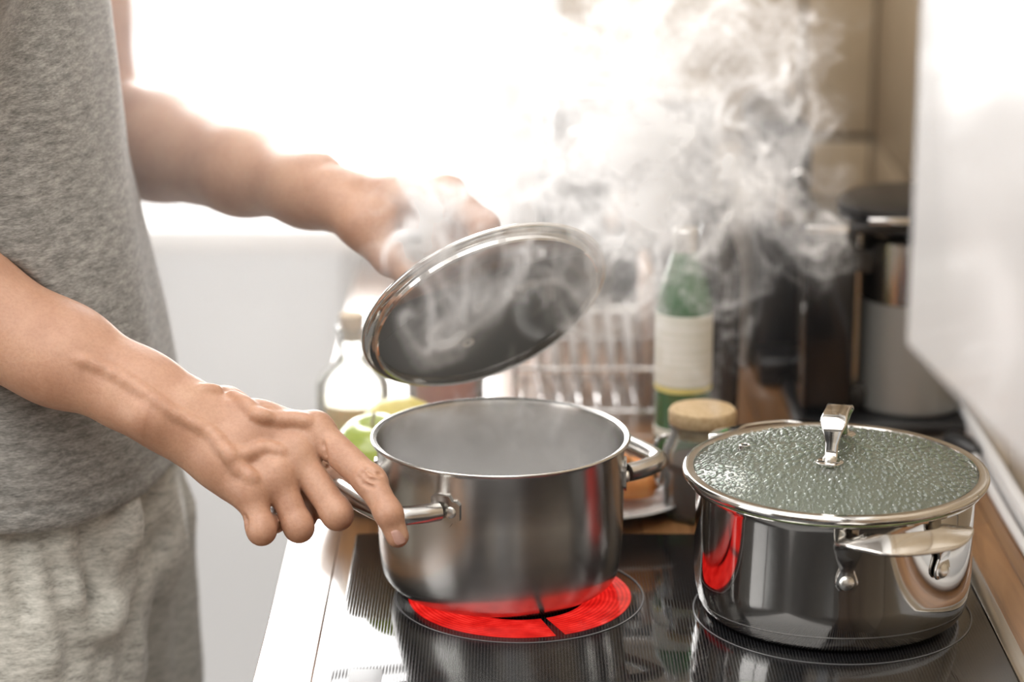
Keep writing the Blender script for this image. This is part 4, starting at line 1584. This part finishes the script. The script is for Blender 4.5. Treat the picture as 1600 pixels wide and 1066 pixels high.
# ---- clothes
def melange(name, dark, mid, light, sx=1.0):
    m, nt, b = new_mat(name)
    tc = coords(nt, (230, 230, 950), rot=(.12, .25, 0))
    f = noise(nt, tc, 1.0, 3, .65, .3)
    g_ = noise(nt, coords(nt, (60, 60, 240), rot=(.12, .25, 0)), 1.0, 3, .6)
    ad = N(nt, 'ShaderNodeMath', operation='MULTIPLY_ADD')
    nt.links.new(g_, ad.inputs[0])
    ad.inputs[1].default_value = .55
    sc = N(nt, 'ShaderNodeMath', operation='MULTIPLY')
    sc.inputs[1].default_value = .55
    nt.links.new(f, sc.inputs[0])
    nt.links.new(sc.outputs[0], ad.inputs[2])
    nt.links.new(ramp(nt, ad.outputs[0], [(.38, dark), (.54, mid), (.70, light)]), b.inputs['Base Color'])
    b.inputs['Roughness'].default_value = .9
    b.inputs['Sheen Weight'].default_value = .25
    bump(nt, b, f, .25, .001)
    return m


M_shirt = melange('grey_melange_jersey', (0.10, 0.098, 0.09), (0.22, 0.215, 0.20), (0.38, 0.37, 0.345))
M_jog = melange('light_melange_fleece', (0.23, 0.222, 0.195), (0.44, 0.43, 0.385), (0.62, 0.605, 0.55))


def ell(g, cx, cy, a, b_, p=2.2):
    x, y, z = g
    return (((np.abs(x - cx) / a) ** p + (np.abs(y - cy) / b_) ** p) ** (1 / p) - 1) * np.minimum(a, b_)


hs_ = .0042
fs = Field((-.70, 1.60, .0), (-.22, 2.40, .66), hs_)
g = fs.grid()
x, y, z = g
zk = [0.0, .06, .12, .20, .30, .42, .50, .56]
ia = np.interp(z, zk, [.152, .151, .147, .140, .132, .124, .118, .09])
ib = np.interp(z, zk, [.195, .195, .189, .180, .178, .182, .185, .15])
icx = np.interp(z, zk, [-.430, -.430, -.432, -.438, -.447, -.454, -.456, -.456])
fold = (vnoise(x * 9 + y * 5 + 3, y * 11 + x * 4, z * 7 - y * 6 + x * 9) - .5) * .012 * np.interp(z, [.04, .12, .3, .5], [.5, 1, .9, .6])
fold = fold + (vnoise(x * 22, y * 22, z * 15 + x * 25) - .5) * .005
d = ell(g, icx, BY, ia, ib) + fold
d = smax(d, z - .575, .05)
fs.F = d.astype(np.float32)
fs.F = np.maximum(fs.F, -cone_d(g, (BX, BY, .58), (BX + .02, BY, .75), .062, .09)).astype(np.float32)
# sleeves: cut square across the upper arms, then joined to the trunk
for s_, e_, t_, sg in ((r_sh, r_el, .60, 1), (l_sh, l_el, .16, -1)):
    f_ = np.full(fs.n, 1.0, np.float32)
    add_prims(fs, [(s_, s_.lerp(e_, t_ + .1), .070, .064), (s_, (BX - .01, BY, .545), .070, .07)], .05, f_)
    dv = (e_ - s_).normalized()
    c_ = s_.lerp(e_, t_)
    f_ = smax(f_, ((x - c_.x) * dv.x + (y - c_.y) * dv.y + (z - c_.z) * dv.z).astype(np.float32), .004)
    fs.F = smin(fs.F, f_, .04).astype(np.float32)
hemz = .056 + .006 * np.sin(np.arctan2(y - BY, x + .425) * 2.0 + .8)
fs.F = smax(fs.F, (hemz - z).astype(np.float32), .004)
# stitched hem line
fs.F = (fs.F + .0016 * np.exp(-((z - hemz - .021) / .0022) ** 2)).astype(np.float32)
# keep clear of the bare forearm
fa_ = cone_d(g, r_el, r_wr, .050, .036)
fs.F = np.maximum(fs.F, -(fa_ - .003)).astype(np.float32) if True else fs.F
V_, Q_ = surface_nets(fs.F, fs.lo, hs_)
link('t_shirt', np_mesh('t_shirt', V_, Q_), M_shirt, man)['label'] = 'grey melange t-shirt'

hp2 = .0042
fp = Field((-.64, 1.74, -.40), (-.22, 2.30, .13), hp2)
g = fp.grid()
x, y, z = g
zk = [-.10, -.02, .06, .12]
hips = ell(g, np.interp(z, zk, [-.420, -.420, -.424, -.424]), BY, np.interp(z, zk, [.138, .138, .130, .124]), np.interp(z, zk, [.184, .184, .174, .165]))
hips = smax(hips, -.06 - z, .05)
F = np.broadcast_to(hips, fp.n).astype(np.float32).copy()
legs = [(Vector((BX - .008, 1.915, -.10)), Vector((BX - .100, 1.900, -.42)), .124, .098), (Vector((BX + .026, 2.090, -.03)), Vector((BX + .034, 2.12, -.42)), .108, .098)]
ft = np.full(fp.n, 1.0, np.float32)
for p in legs:
    ft = np.minimum(ft, smin(F, cone_d(g, *p).astype(np.float32), .035))
ang = np.arctan2(y - BY, x - BX + .02)
gat = np.interp(z, [-.40, -.2, .0, .04, .08], [.35, .7, 1.1, 1.0, .5])
fold = (np.abs(vnoise(x * 30 + 7, y * 30, z * 4.5 + 40) - .5) * 2 - .45) * .010 * gat + (vnoise(x * 34 + 7, y * 34, z * 5 + 4) - .5) * .020 * gat + (vnoise(x * 60, y * 60, z * 9 + 11) - .5) * .006 * gat
fold = fold + (vnoise(x * 12 + z * 10, y * 12 + 5, z * 14 - x * 14) - .5) * .009
fp.F = (ft + fold).astype(np.float32)
fp.F = np.maximum(fp.F, z - .118).astype(np.float32)
fp.F = smax(fp.F, (-.392 - z).astype(np.float32), .004)
# gathers below the hem and the folds at the hip
for ln_, wd in (([(76, 770), (70, 837), (94, 935), (113, 1050)], .0075), ([(168, 745), (172, 806), (160, 892), (150, 960)], .0065), ([(38, 790), (30, 860), (42, 960)], .006),
                ([(118, 770), (122, 840), (132, 930), (140, 1050)], .006), ([(226, 712), (236, 779), (226, 868), (200, 939), (172, 1030)], .008), ([(262, 830), (236, 880), (205, 970), (190, 1050)], .007)):
    pts = drape(fp, [(p.x, p.y) for p in catmull([(u, v, 0) for u, v in ln_], 6)])
    if len(pts) > 2:
        carve(fp, [(a, b_, wd * .9, wd * .9) for a, b_ in zip(pts, pts[1:]) if (a - b_).length < .06], wd * 1.9)
for ln_, wd in (([(143, 795), (154, 843), (162, 923), (166, 1040)], .009), ([(96, 815), (97, 850), (112, 930), (126, 1050)], .009), ([(50, 835), (49, 880), (66, 950), (80, 1050)], .009),
                ([(199, 765), (204, 810), (192, 900), (176, 980)], .010)):
    pts = drape(fp, [(p.x, p.y) for p in catmull([(u, v, 0) for u, v in ln_], 6)])
    if len(pts) > 2:
        add_prims(fp, [(a + Fw * .0035, b_ + Fw * .0035, wd * .75, wd * .75) for a, b_ in zip(pts, pts[1:]) if (a - b_).length < .06], .010)
# the waist stays inside the t-shirt
top = ell(g, np.interp(z, [.02, .06, .12], [-.430, -.430, -.432]), BY, .145, .188)
fp.F = np.where(z > .062, np.maximum(fp.F, top + .0), np.maximum(fp.F, top - (.062 - z) * .35 - .0)).astype(np.float32)
for _ in range(2):
    for ax_ in range(3):
        fp.F = (np.roll(fp.F, 1, ax_) + 2 * fp.F + np.roll(fp.F, -1, ax_)) / 4
fp.F = np.maximum(fp.F, z - .114).astype(np.float32)
fp.F = np.maximum(fp.F, -.391 - z).astype(np.float32)
V_, Q_ = surface_nets(fp.F, fp.lo, hp2)
bmj = to_bm(V_, Q_)

# lower legs of the joggers, out of the picture: plain tubes with cuffs
for p in legs:
    a_, e_ = p[1], (an_r if p[0].y < BY else an_l)
    path = [a_ + Vector((0, 0, .04)), a_, a_.lerp(e_, .5), a_.lerp(e_, .9), a_.lerp(e_, 1.0)]
    sweep(catmull(path, 5), lambda t: circ(float(np.interp(t, [0, .25, .6, .85, .9, 1.0], [.090, .094, .080, .068, .052, .050])), 28), bmj, up=Vector((1, 0, 0)))
me = bpy.data.meshes.new('joggers')
bmesh.ops.recalc_face_normals(bmj, faces=bmj.faces)
bmj.to_mesh(me)
bmj.free()
link('joggers', me, M_jog, man)['label'] = 'light grey melange jogging trousers, gathered under the t-shirt hem'

# hair, eyes, soles
fh = Field(hc - Vector((.16, .14, .16)), hc + Vector((.16, .14, .20)), .006)
add_prims(fh, [(hp_(-.020, 0, .052), hp_(.0, 0, .056), .094, .084), (hp_(-.05, 0, .0), hp_(-.05, 0, -.04), .068, .055)], .03)
g = fh.grid()
x, y, z = g
ff = (x - hc.x) * hfw.x + (z - hc.z) * hfw.z
uu = (x - hc.x) * hup.x + (z - hc.z) * hup.z
fh.F = smax(fh.F, (ff - (uu - .055) * 1.1 - .03).astype(np.float32), .012)
fh.F = (fh.F + (vnoise(x * 60, y * 60, z * 60) - .5) * .012).astype(np.float32)
V_, Q_ = surface_nets(fh.F, fh.lo, .006)
link('hair', np_mesh('hair', V_, Q_), P('brown_hair', (0.07, 0.04, 0.022), .6), man)['label'] = 'short brown hair'
M_eye = P('eye_white', (0.8, 0.78, 0.75), .15)
M_iris = P('brown_iris', (0.10, 0.05, 0.02), .1)
for s_ in (-1, 1):
    e_ = obj('eye', lathe([(.0115 * math.sin(PI * i / 12), -.0115 * math.cos(PI * i / 12)) if 0 < i < 12 else (0, -.0115 * math.cos(PI * i / 12)) for i in range(13)], 20, M=T(hp_(.080, s_ * .032, .010))), M_eye, man)
    obj('iris', lathe([(.0055, -.0005), (.0050, .0010), (0, .0022)], 16, M=frame(hfw, hp_(.0905, s_ * .032, .010))), M_iris, e_)
for s_ in (an_r, an_l):
    obj('slipper', move(lathe([(0, -.010), (.040, -.010), (.043, -.004), (.043, .012), (.030, .028), (0, .030)], 32), T((s_.x + .045, s_.y, Z0 + .0101)) @ Matrix.Diagonal((3.0, 1.05, 1.0, 1))), P('dark_felt', (0.06, 0.06, 0.065), .9), man)

# fingernails of the right index finger and the left thumb
M_nail = P('fingernail', (0.72, 0.46, 0.38), .25, Coat_Weight=.3)


def nail(tip, along, out, wid, length, side=None):
    """a curved plate lying on a finger's end"""
    along, out = along.normalized(), out.normalized()
    out = (out - along * out.dot(along)).normalized()
    sd = along.cross(out)
    bm = bmesh.new()
    rows = []
    for i in range(9):
        t = i / 8
        hw = wid * (1 - .25 * max(0, 1 - t * 4) ** 2 - .35 * max(0, t * 4 - 3) ** 2)
        row = []
        for j in range(9):
            s_ = (j / 8 - .5) * 2
            th = s_ * 1.0
            row.append(bm.verts.new(tip + along * (t - .5) * length + sd * math.sin(th) * hw + out * ((math.cos(th) - 1) * wid * .8 - .0006 * (2 * t - 1) ** 2 - (.0006 if t == 0 else 0))))
        rows.append(row)
    for p, q_ in zip(rows, rows[1:]):
        for j in range(8):
            bm.faces.new((p[j], p[j + 1], q_[j + 1], q_[j]))
    r_ = bmesh.ops.solidify(bm, geom=bm.faces[:], thickness=.0006)
    return obj('fingernail', bm, M_nail, man)


pts = RHAND['index'][0]
nv = drape(fr, [(625, 836)])
if nv:
    al = (pts[3] - pts[2]).normalized()
    nail(nv[0] - Fw * .0002 + al * .0005, al, (-Fw * .8 + Rt * .45 + Up * .1), .0062, .0125)

# ------------------------------------------------------------------ steam: sheets of vapour carried by a turbulent flow, as a density grid
rs = np.random.RandomState(7)
SLO, SHI = np.array((-.150, 1.735, .045)), np.array((.262, 1.985, .470))
VS = np.array((.0018, .0026, .0018))
SN = np.ceil((SHI - SLO) / VS).astype(int) + 1
SHI = SLO + VS * (SN - 1)
NF, LF = 96, .54
kx = np.fft.fftfreq(NF, LF / NF)
K = np.stack(np.meshgrid(kx, kx, kx, indexing='ij'))
KK = np.sqrt((K ** 2).sum(0))


def band(lam, wdt):
    g_ = np.exp(-((np.log(np.maximum(KK, 1e-6) * lam)) / wdt) ** 2)
    g_[0, 0, 0] = 0
    psi = np.fft.fftn(rs.standard_normal((3, NF, NF, NF)), axes=(1, 2, 3)) * g_
    c = 2j * PI * K
    cu = np.stack((c[1] * psi[2] - c[2] * psi[1], c[2] * psi[0] - c[0] * psi[2], c[0] * psi[1] - c[1] * psi[0]))
    v_ = np.fft.ifftn(cu, axes=(1, 2, 3)).real
    return (v_ / v_.std()).astype(np.float32)


VEL = .040 * band(.13, .35) + .030 * band(.060, .3) + .010 * band(.030, .25)
VELf = np.ascontiguousarray(np.moveaxis(VEL, 0, -1)).reshape(-1, 3)


def flow(p):
    q = (p - SLO) / LF * NF
    f = np.floor(q)
    t = (q - f).astype(np.float32)
    i = f.astype(np.int64) % NF
    j = (i + 1) % NF
    r = 0
    for a in (0, 1):
        wa = t[:, 0] if a else 1 - t[:, 0]
        xa = (j if a else i)[:, 0] * NF
        for b_ in (0, 1):
            wb = wa * (t[:, 1] if b_ else 1 - t[:, 1])
            xb = (xa + (j if b_ else i)[:, 1]) * NF
            for c in (0, 1):
                wc_ = wb * (t[:, 2] if c else 1 - t[:, 2])
                r = r + wc_[:, None] * VELf[xb + (j if c else i)[:, 2]]
    return r


def inpoly(u, v_, poly):
    c = np.zeros(u.shape, bool)
    n_ = len(poly)
    for k in range(n_):
        (x0, y0), (x1, y1) = poly[k], poly[(k + 1) % n_]
        cond = (y0 > v_) != (y1 > v_)
        c ^= cond & (u < (x1 - x0) * (v_ - y0) / (y1 - y0 + 1e-9) + x0)
    return c


def seeds(poly, n_, d0, d1):
    """points of the plume's outline (seen from the front) at depths d0..d1, in metres"""
    us = np.array([p[0] for p in poly])
    vs_ = np.array([p[1] for p in poly])
    out = np.zeros((0, 3))
    while len(out) < n_:
        u = rs.uniform(us.min(), us.max(), n_ * 2)
        v_ = rs.uniform(vs_.min(), vs_.max(), n_ * 2)
        k = inpoly(u, v_, poly)
        u, v_ = u[k], v_[k]
        D = rs.uniform(d0, d1, len(u))
        r, d_ = (u - 800) / FPX * D, (v_ - 533) / FPX * D
        out = np.concatenate((out, np.stack((r, D * math.cos(PITCH) - d_ * math.sin(PITCH), H - D * math.sin(PITCH) - d_ * math.cos(PITCH)), 1)))
    return out[:n_]


def sheets(cent, size, per, lift=(.35, 0, 1.0)):
    """thin curved ribbons around the seed points"""
    P_, W_ = [], []
    for c in cent:
        a = rs.standard_normal(3) * .55 + np.array(lift)
        a /= np.linalg.norm(a)
        b_ = np.cross(a, rs.standard_normal(3))
        b_ /= np.linalg.norm(b_)
        n_ = np.cross(a, b_)
        s0, s1 = size * rs.uniform(.6, 1.6), size * rs.uniform(.25, .8)
        t, q = rs.uniform(-1, 1, per), rs.uniform(-1, 1, per)
        bend = rs.uniform(-.35, .35)
        P_.append(c + a * (t * s0)[:, None] + b_ * (q * s1)[:, None] + n_ * ((t * t * bend + q * t * rs.uniform(-.3, .3)) * s0)[:, None])
        W_.append((1 - np.abs(t) ** 3) * (1 - np.abs(q) ** 3) * rs.uniform(.35, 1.5))
    return np.concatenate(P_), np.concatenate(W_)


MAIN = [(835, -30), (1265, -60), (1275, 30), (1195, 150), (1135, 300), (1095, 390), (1060, 440), (1010, 470), (950, 430), (880, 370), (800, 330), (790, 180)]
DENSE = [(880, -30), (1230, -60), (1180, 80), (1095, 190), (1060, 300), (1050, 390), (970, 400), (890, 330), (850, 240), (850, 80)]
HANDP = [(605, 300), (700, 285), (760, 350), (900, 380), (890, 450), (760, 430), (660, 430), (610, 400)]
WISP = [(1150, 150), (1260, 170), (1265, 330), (1190, 400), (1130, 330)]
p1_, w1_ = sheets(seeds(MAIN, 58, 1.80, 1.96), .058, 6000)
p2_, w2_ = sheets(seeds(DENSE, 66, 1.80, 1.96), .052, 6000)
p3_, w3_ = sheets(seeds(HANDP, 42, 1.815, 1.865), .028, 4200, (.2, 0, .8))
p4_, w4_ = sheets(seeds(WISP, 14, 1.82, 1.92), .030, 4200, (.1, 0, .5))
# vapour lifting out of the pot
r_, a_ = np.sqrt(rs.uniform(0, 1, 46)) * .082, rs.uniform(0, 2 * PI, 46)
c5 = np.stack((PC.x + r_ * np.cos(a_), PC.y + r_ * np.sin(a_), rs.uniform(.085, .135, 46)), 1)
p5_, w5_ = sheets(c5, .030, 3200, (.1, 0, .6))
PT = np.concatenate((p1_, p2_, p3_, p4_, p5_))
WT = np.concatenate((w1_, w2_, w3_ * .85, w4_ * .8, w5_ * .35))
amp = np.concatenate((np.full(len(p1_) + len(p2_), 1.0), np.full(len(p3_), .62), np.full(len(p4_), .8), np.full(len(p5_), .35)))[:, None].astype(np.float32)
dt = .09
for it in range(10):
    k1 = flow(PT)
    k2 = flow(PT + k1 * amp * (dt * .5))
    PT = PT + k2 * amp * dt
ix = np.round((PT - SLO) / VS + rs.uniform(-.5, .5, PT.shape)).astype(int)
ok = ((ix > 1) & (ix < SN - 2)).all(1)
ix, WT = ix[ok], WT[ok]
flat_i = (ix[:, 2] * SN[1] + ix[:, 1]) * SN[0] + ix[:, 0]
DEN = np.bincount(flat_i, WT, SN.prod()).reshape(SN[2], SN[1], SN[0]).astype(np.float32)


def blur(a, n_, it=1):
    for _ in range(it):
        for ax in range(3):
            m_ = n_ if np.isscalar(n_) else n_[ax]
            if m_ < 1:
                continue
            c = np.cumsum(np.concatenate([np.repeat(np.take(a, [0], ax), m_ + 1, ax), a, np.repeat(np.take(a, [-1], ax), m_, ax)], ax), ax, dtype=np.float64)
            n0 = a.shape[ax]
            hi_ = np.take(c, np.arange(2 * m_ + 1, 2 * m_ + 1 + n0), ax)
            lo_ = np.take(c, np.arange(0, n0), ax)
            a = ((hi_ - lo_) / (2 * m_ + 1)).astype(np.float32)
    return a


fine = blur(DEN, 1, 1)
soft = blur(DEN, (6, 4, 6), 2)
gx = (SLO[0] + VS[0] * np.arange(SN[0]))[None, None, :]
gy = (SLO[1] + VS[1] * np.arange(SN[1]))[None, :, None]
gz = (SLO[2] + VS[2] * np.arange(SN[2]))[:, None, None]
# mist lying in the pot above the water
rp = np.sqrt((gx - PC.x) ** 2 + (gy - PC.y) ** 2)
mist = np.clip((.0945 - rp) / .004, 0, 1) * np.clip((gz - .058) / .01, 0, 1) * np.clip((.128 - gz) / .03, 0, 1)
mist = mist * (.55 + .9 * vnoise(gx * 26, gy * 26, gz * 20))
STEAM = 15.0 * fine + 4.0 * soft + 14.0 * mist
# nothing outside the pot below its rim
STEAM = np.where((gz < RH + .002) & (rp > .0945), 0, STEAM)
edge = np.minimum(np.minimum(np.minimum(gx - SLO[0], SHI[0] - gx), np.minimum(gy - SLO[1], SHI[1] - gy)), gz - SLO[2])
STEAM = (STEAM * np.clip(edge / .015, 0, 1)).astype(np.float32)
print('steam', STEAM.shape, float(STEAM.mean()), float(STEAM.max()), float(fine[fine > .01].mean()))

flat_s = STEAM.ravel()
flat_s = np.concatenate((flat_s, np.zeros((-len(flat_s)) % 4, np.float32)))
nv_ = len(flat_s) // 4
me = bpy.data.meshes.new('steam')
me.vertices.add(nv_)
me.vertices.foreach_set('co', np.tile(np.array(((SLO + SHI) / 2), np.float32), nv_))
at_ = me.attributes.new('density4', 'FLOAT_COLOR', 'POINT')
at_.data.foreach_set('color', flat_s)
steam = bpy.data.objects.new('steam', me)
C.objects.link(steam)
tag(steam, 'white steam curling up from the open pot past the raised lid', 'steam')
steam['kind'] = 'stuff'
M_steam = bpy.data.materials.new('steam_vapour')
M_steam.use_nodes = True
nt = M_steam.node_tree
nt.nodes.clear()
out = N(nt, 'ShaderNodeOutputMaterial')
pv = N(nt, 'ShaderNodeVolumePrincipled')
pv.inputs['Color'].default_value = (0.985, 0.98, 0.978, 1)
pv.inputs['Density'].default_value = 1.0
pv.inputs['Anisotropy'].default_value = 0.5
nt.links.new(pv.outputs[0], out.inputs['Volume'])
me.materials.append(M_steam)

ng = bpy.data.node_groups.new('steam_grid', 'GeometryNodeTree')
ng.interface.new_socket('Geometry', in_out='INPUT', socket_type='NodeSocketGeometry')
ng.interface.new_socket('Geometry', in_out='OUTPUT', socket_type='NodeSocketGeometry')
L_ = ng.links.new


def gn(t, **kw):
    n_ = ng.nodes.new(t)
    for k, v_ in kw.items():
        setattr(n_, k, v_)
    return n_


gi, go = gn('NodeGroupInput'), gn('NodeGroupOutput')
pos = gn('GeometryNodeInputPosition')
vm = gn('ShaderNodeVectorMath', operation='SUBTRACT')
L_(pos.outputs[0], vm.inputs[0])
vm.inputs[1].default_value = SLO
vd = gn('ShaderNodeVectorMath', operation='DIVIDE')
L_(vm.outputs[0], vd.inputs[0])
vd.inputs[1].default_value = VS
sx = gn('ShaderNodeSeparateXYZ')
L_(vd.outputs[0], sx.inputs[0])
ints = []
for k in range(3):
    f = gn('FunctionNodeFloatToInt', rounding_mode='ROUND')
    L_(sx.outputs[k], f.inputs[0])
    ints.append(f.outputs[0])


def im(op, a, b_):
    n_ = gn('FunctionNodeIntegerMath', operation=op)
    for k, q in enumerate((a, b_)):
        if isinstance(q, int):
            n_.inputs[k].default_value = q
        else:
            L_(q, n_.inputs[k])
    return n_.outputs[0]


li = im('ADD', im('MULTIPLY', im('ADD', im('MULTIPLY', ints[2], int(SN[1])), ints[1]), int(SN[0])), ints[0])
q4, r4 = im('DIVIDE', li, 4), im('MODULO', li, 4)
na = gn('GeometryNodeInputNamedAttribute', data_type='FLOAT_COLOR')
na.inputs['Name'].default_value = 'density4'
si = gn('GeometryNodeSampleIndex', data_type='FLOAT_COLOR', domain='POINT')
L_(gi.outputs[0], si.inputs['Geometry'])
L_(na.outputs[0], si.inputs['Value'])
L_(q4, si.inputs['Index'])
sc_ = gn('FunctionNodeSeparateColor', mode='RGB')
L_(si.outputs[0], sc_.inputs[0])
sw = gn('GeometryNodeIndexSwitch', data_type='FLOAT')
while len(sw.index_switch_items) < 4:
    sw.index_switch_items.new()
L_(r4, sw.inputs['Index'])
for k in range(4):
    L_(sc_.outputs[k], sw.inputs[1 + k])
vc = gn('GeometryNodeVolumeCube')
L_(sw.outputs[0], vc.inputs['Density'])
vc.inputs['Background'].default_value = 0.0
vc.inputs['Min'].default_value = SLO
vc.inputs['Max'].default_value = SHI
for k, nm in enumerate(('Resolution X', 'Resolution Y', 'Resolution Z')):
    vc.inputs[nm].default_value = int(SN[k])
sm = gn('GeometryNodeSetMaterial')
L_(vc.outputs[0], sm.inputs['Geometry'])
sm.inputs['Material'].default_value = M_steam
L_(sm.outputs[0], go.inputs[0])
md = steam.modifiers.new('steam_grid', 'NODES')
md.node_group = ng

# thin haze added around the raised lid for the veiling glare of the window: a soft ellipsoid of density
hz_c, hz_r = Vector((-.26, 2.10, .26)), Vector((.62, .38, .44))
M_haze = bpy.data.materials.new('haze')
M_haze.use_nodes = True
nt = M_haze.node_tree
nt.nodes.clear()
out = N(nt, 'ShaderNodeOutputMaterial')
pv = N(nt, 'ShaderNodeVolumePrincipled')
pv.inputs['Color'].default_value = (.97, .965, .96, 1)
pv.inputs['Anisotropy'].default_value = .55
pv.inputs['Density'].default_value = 1.0
nt.links.new(pv.outputs[0], out.inputs['Volume'])
ng = bpy.data.node_groups.new('haze_grid', 'GeometryNodeTree')
ng.interface.new_socket('Geometry', in_out='INPUT', socket_type='NodeSocketGeometry')
ng.interface.new_socket('Geometry', in_out='OUTPUT', socket_type='NodeSocketGeometry')
L_ = ng.links.new
gi, go = gn('NodeGroupInput'), gn('NodeGroupOutput')
pos = gn('GeometryNodeInputPosition')
vm = gn('ShaderNodeVectorMath', operation='SUBTRACT')
L_(pos.outputs[0], vm.inputs[0])
vm.inputs[1].default_value = hz_c
vd = gn('ShaderNodeVectorMath', operation='DIVIDE')
L_(vm.outputs[0], vd.inputs[0])
vd.inputs[1].default_value = hz_r
ln = gn('ShaderNodeVectorMath', operation='LENGTH')
L_(vd.outputs[0], ln.inputs[0])
mr = gn('ShaderNodeMapRange', interpolation_type='SMOOTHSTEP')
L_(ln.outputs['Value'], mr.inputs['Value'])
mr.inputs['From Min'].default_value = 1.0
mr.inputs['From Max'].default_value = .3
mr.inputs['To Min'].default_value = 0.0
mr.inputs['To Max'].default_value = .55
vc = gn('GeometryNodeVolumeCube')
L_(mr.outputs[0], vc.inputs['Density'])
vc.inputs['Background'].default_value = 0.0
vc.inputs['Min'].default_value = hz_c - hz_r
vc.inputs['Max'].default_value = hz_c + hz_r
for nm in ('Resolution X', 'Resolution Y', 'Resolution Z'):
    vc.inputs[nm].default_value = 28
sm = gn('GeometryNodeSetMaterial')
L_(vc.outputs[0], sm.inputs['Geometry'])
sm.inputs['Material'].default_value = M_haze
L_(sm.outputs[0], go.inputs[0])
me = bpy.data.meshes.new('glare_haze')
me.from_pydata([tuple(hz_c)], [], [])
me.materials.append(M_haze)
hz = bpy.data.objects.new('glare_haze', me)
C.objects.link(hz)
tag(hz, 'thin pale haze added behind the raised lid for glare from the window', 'haze')
hz['kind'] = 'stuff'
hz.modifiers.new('haze_grid', 'NODES').node_group = ng
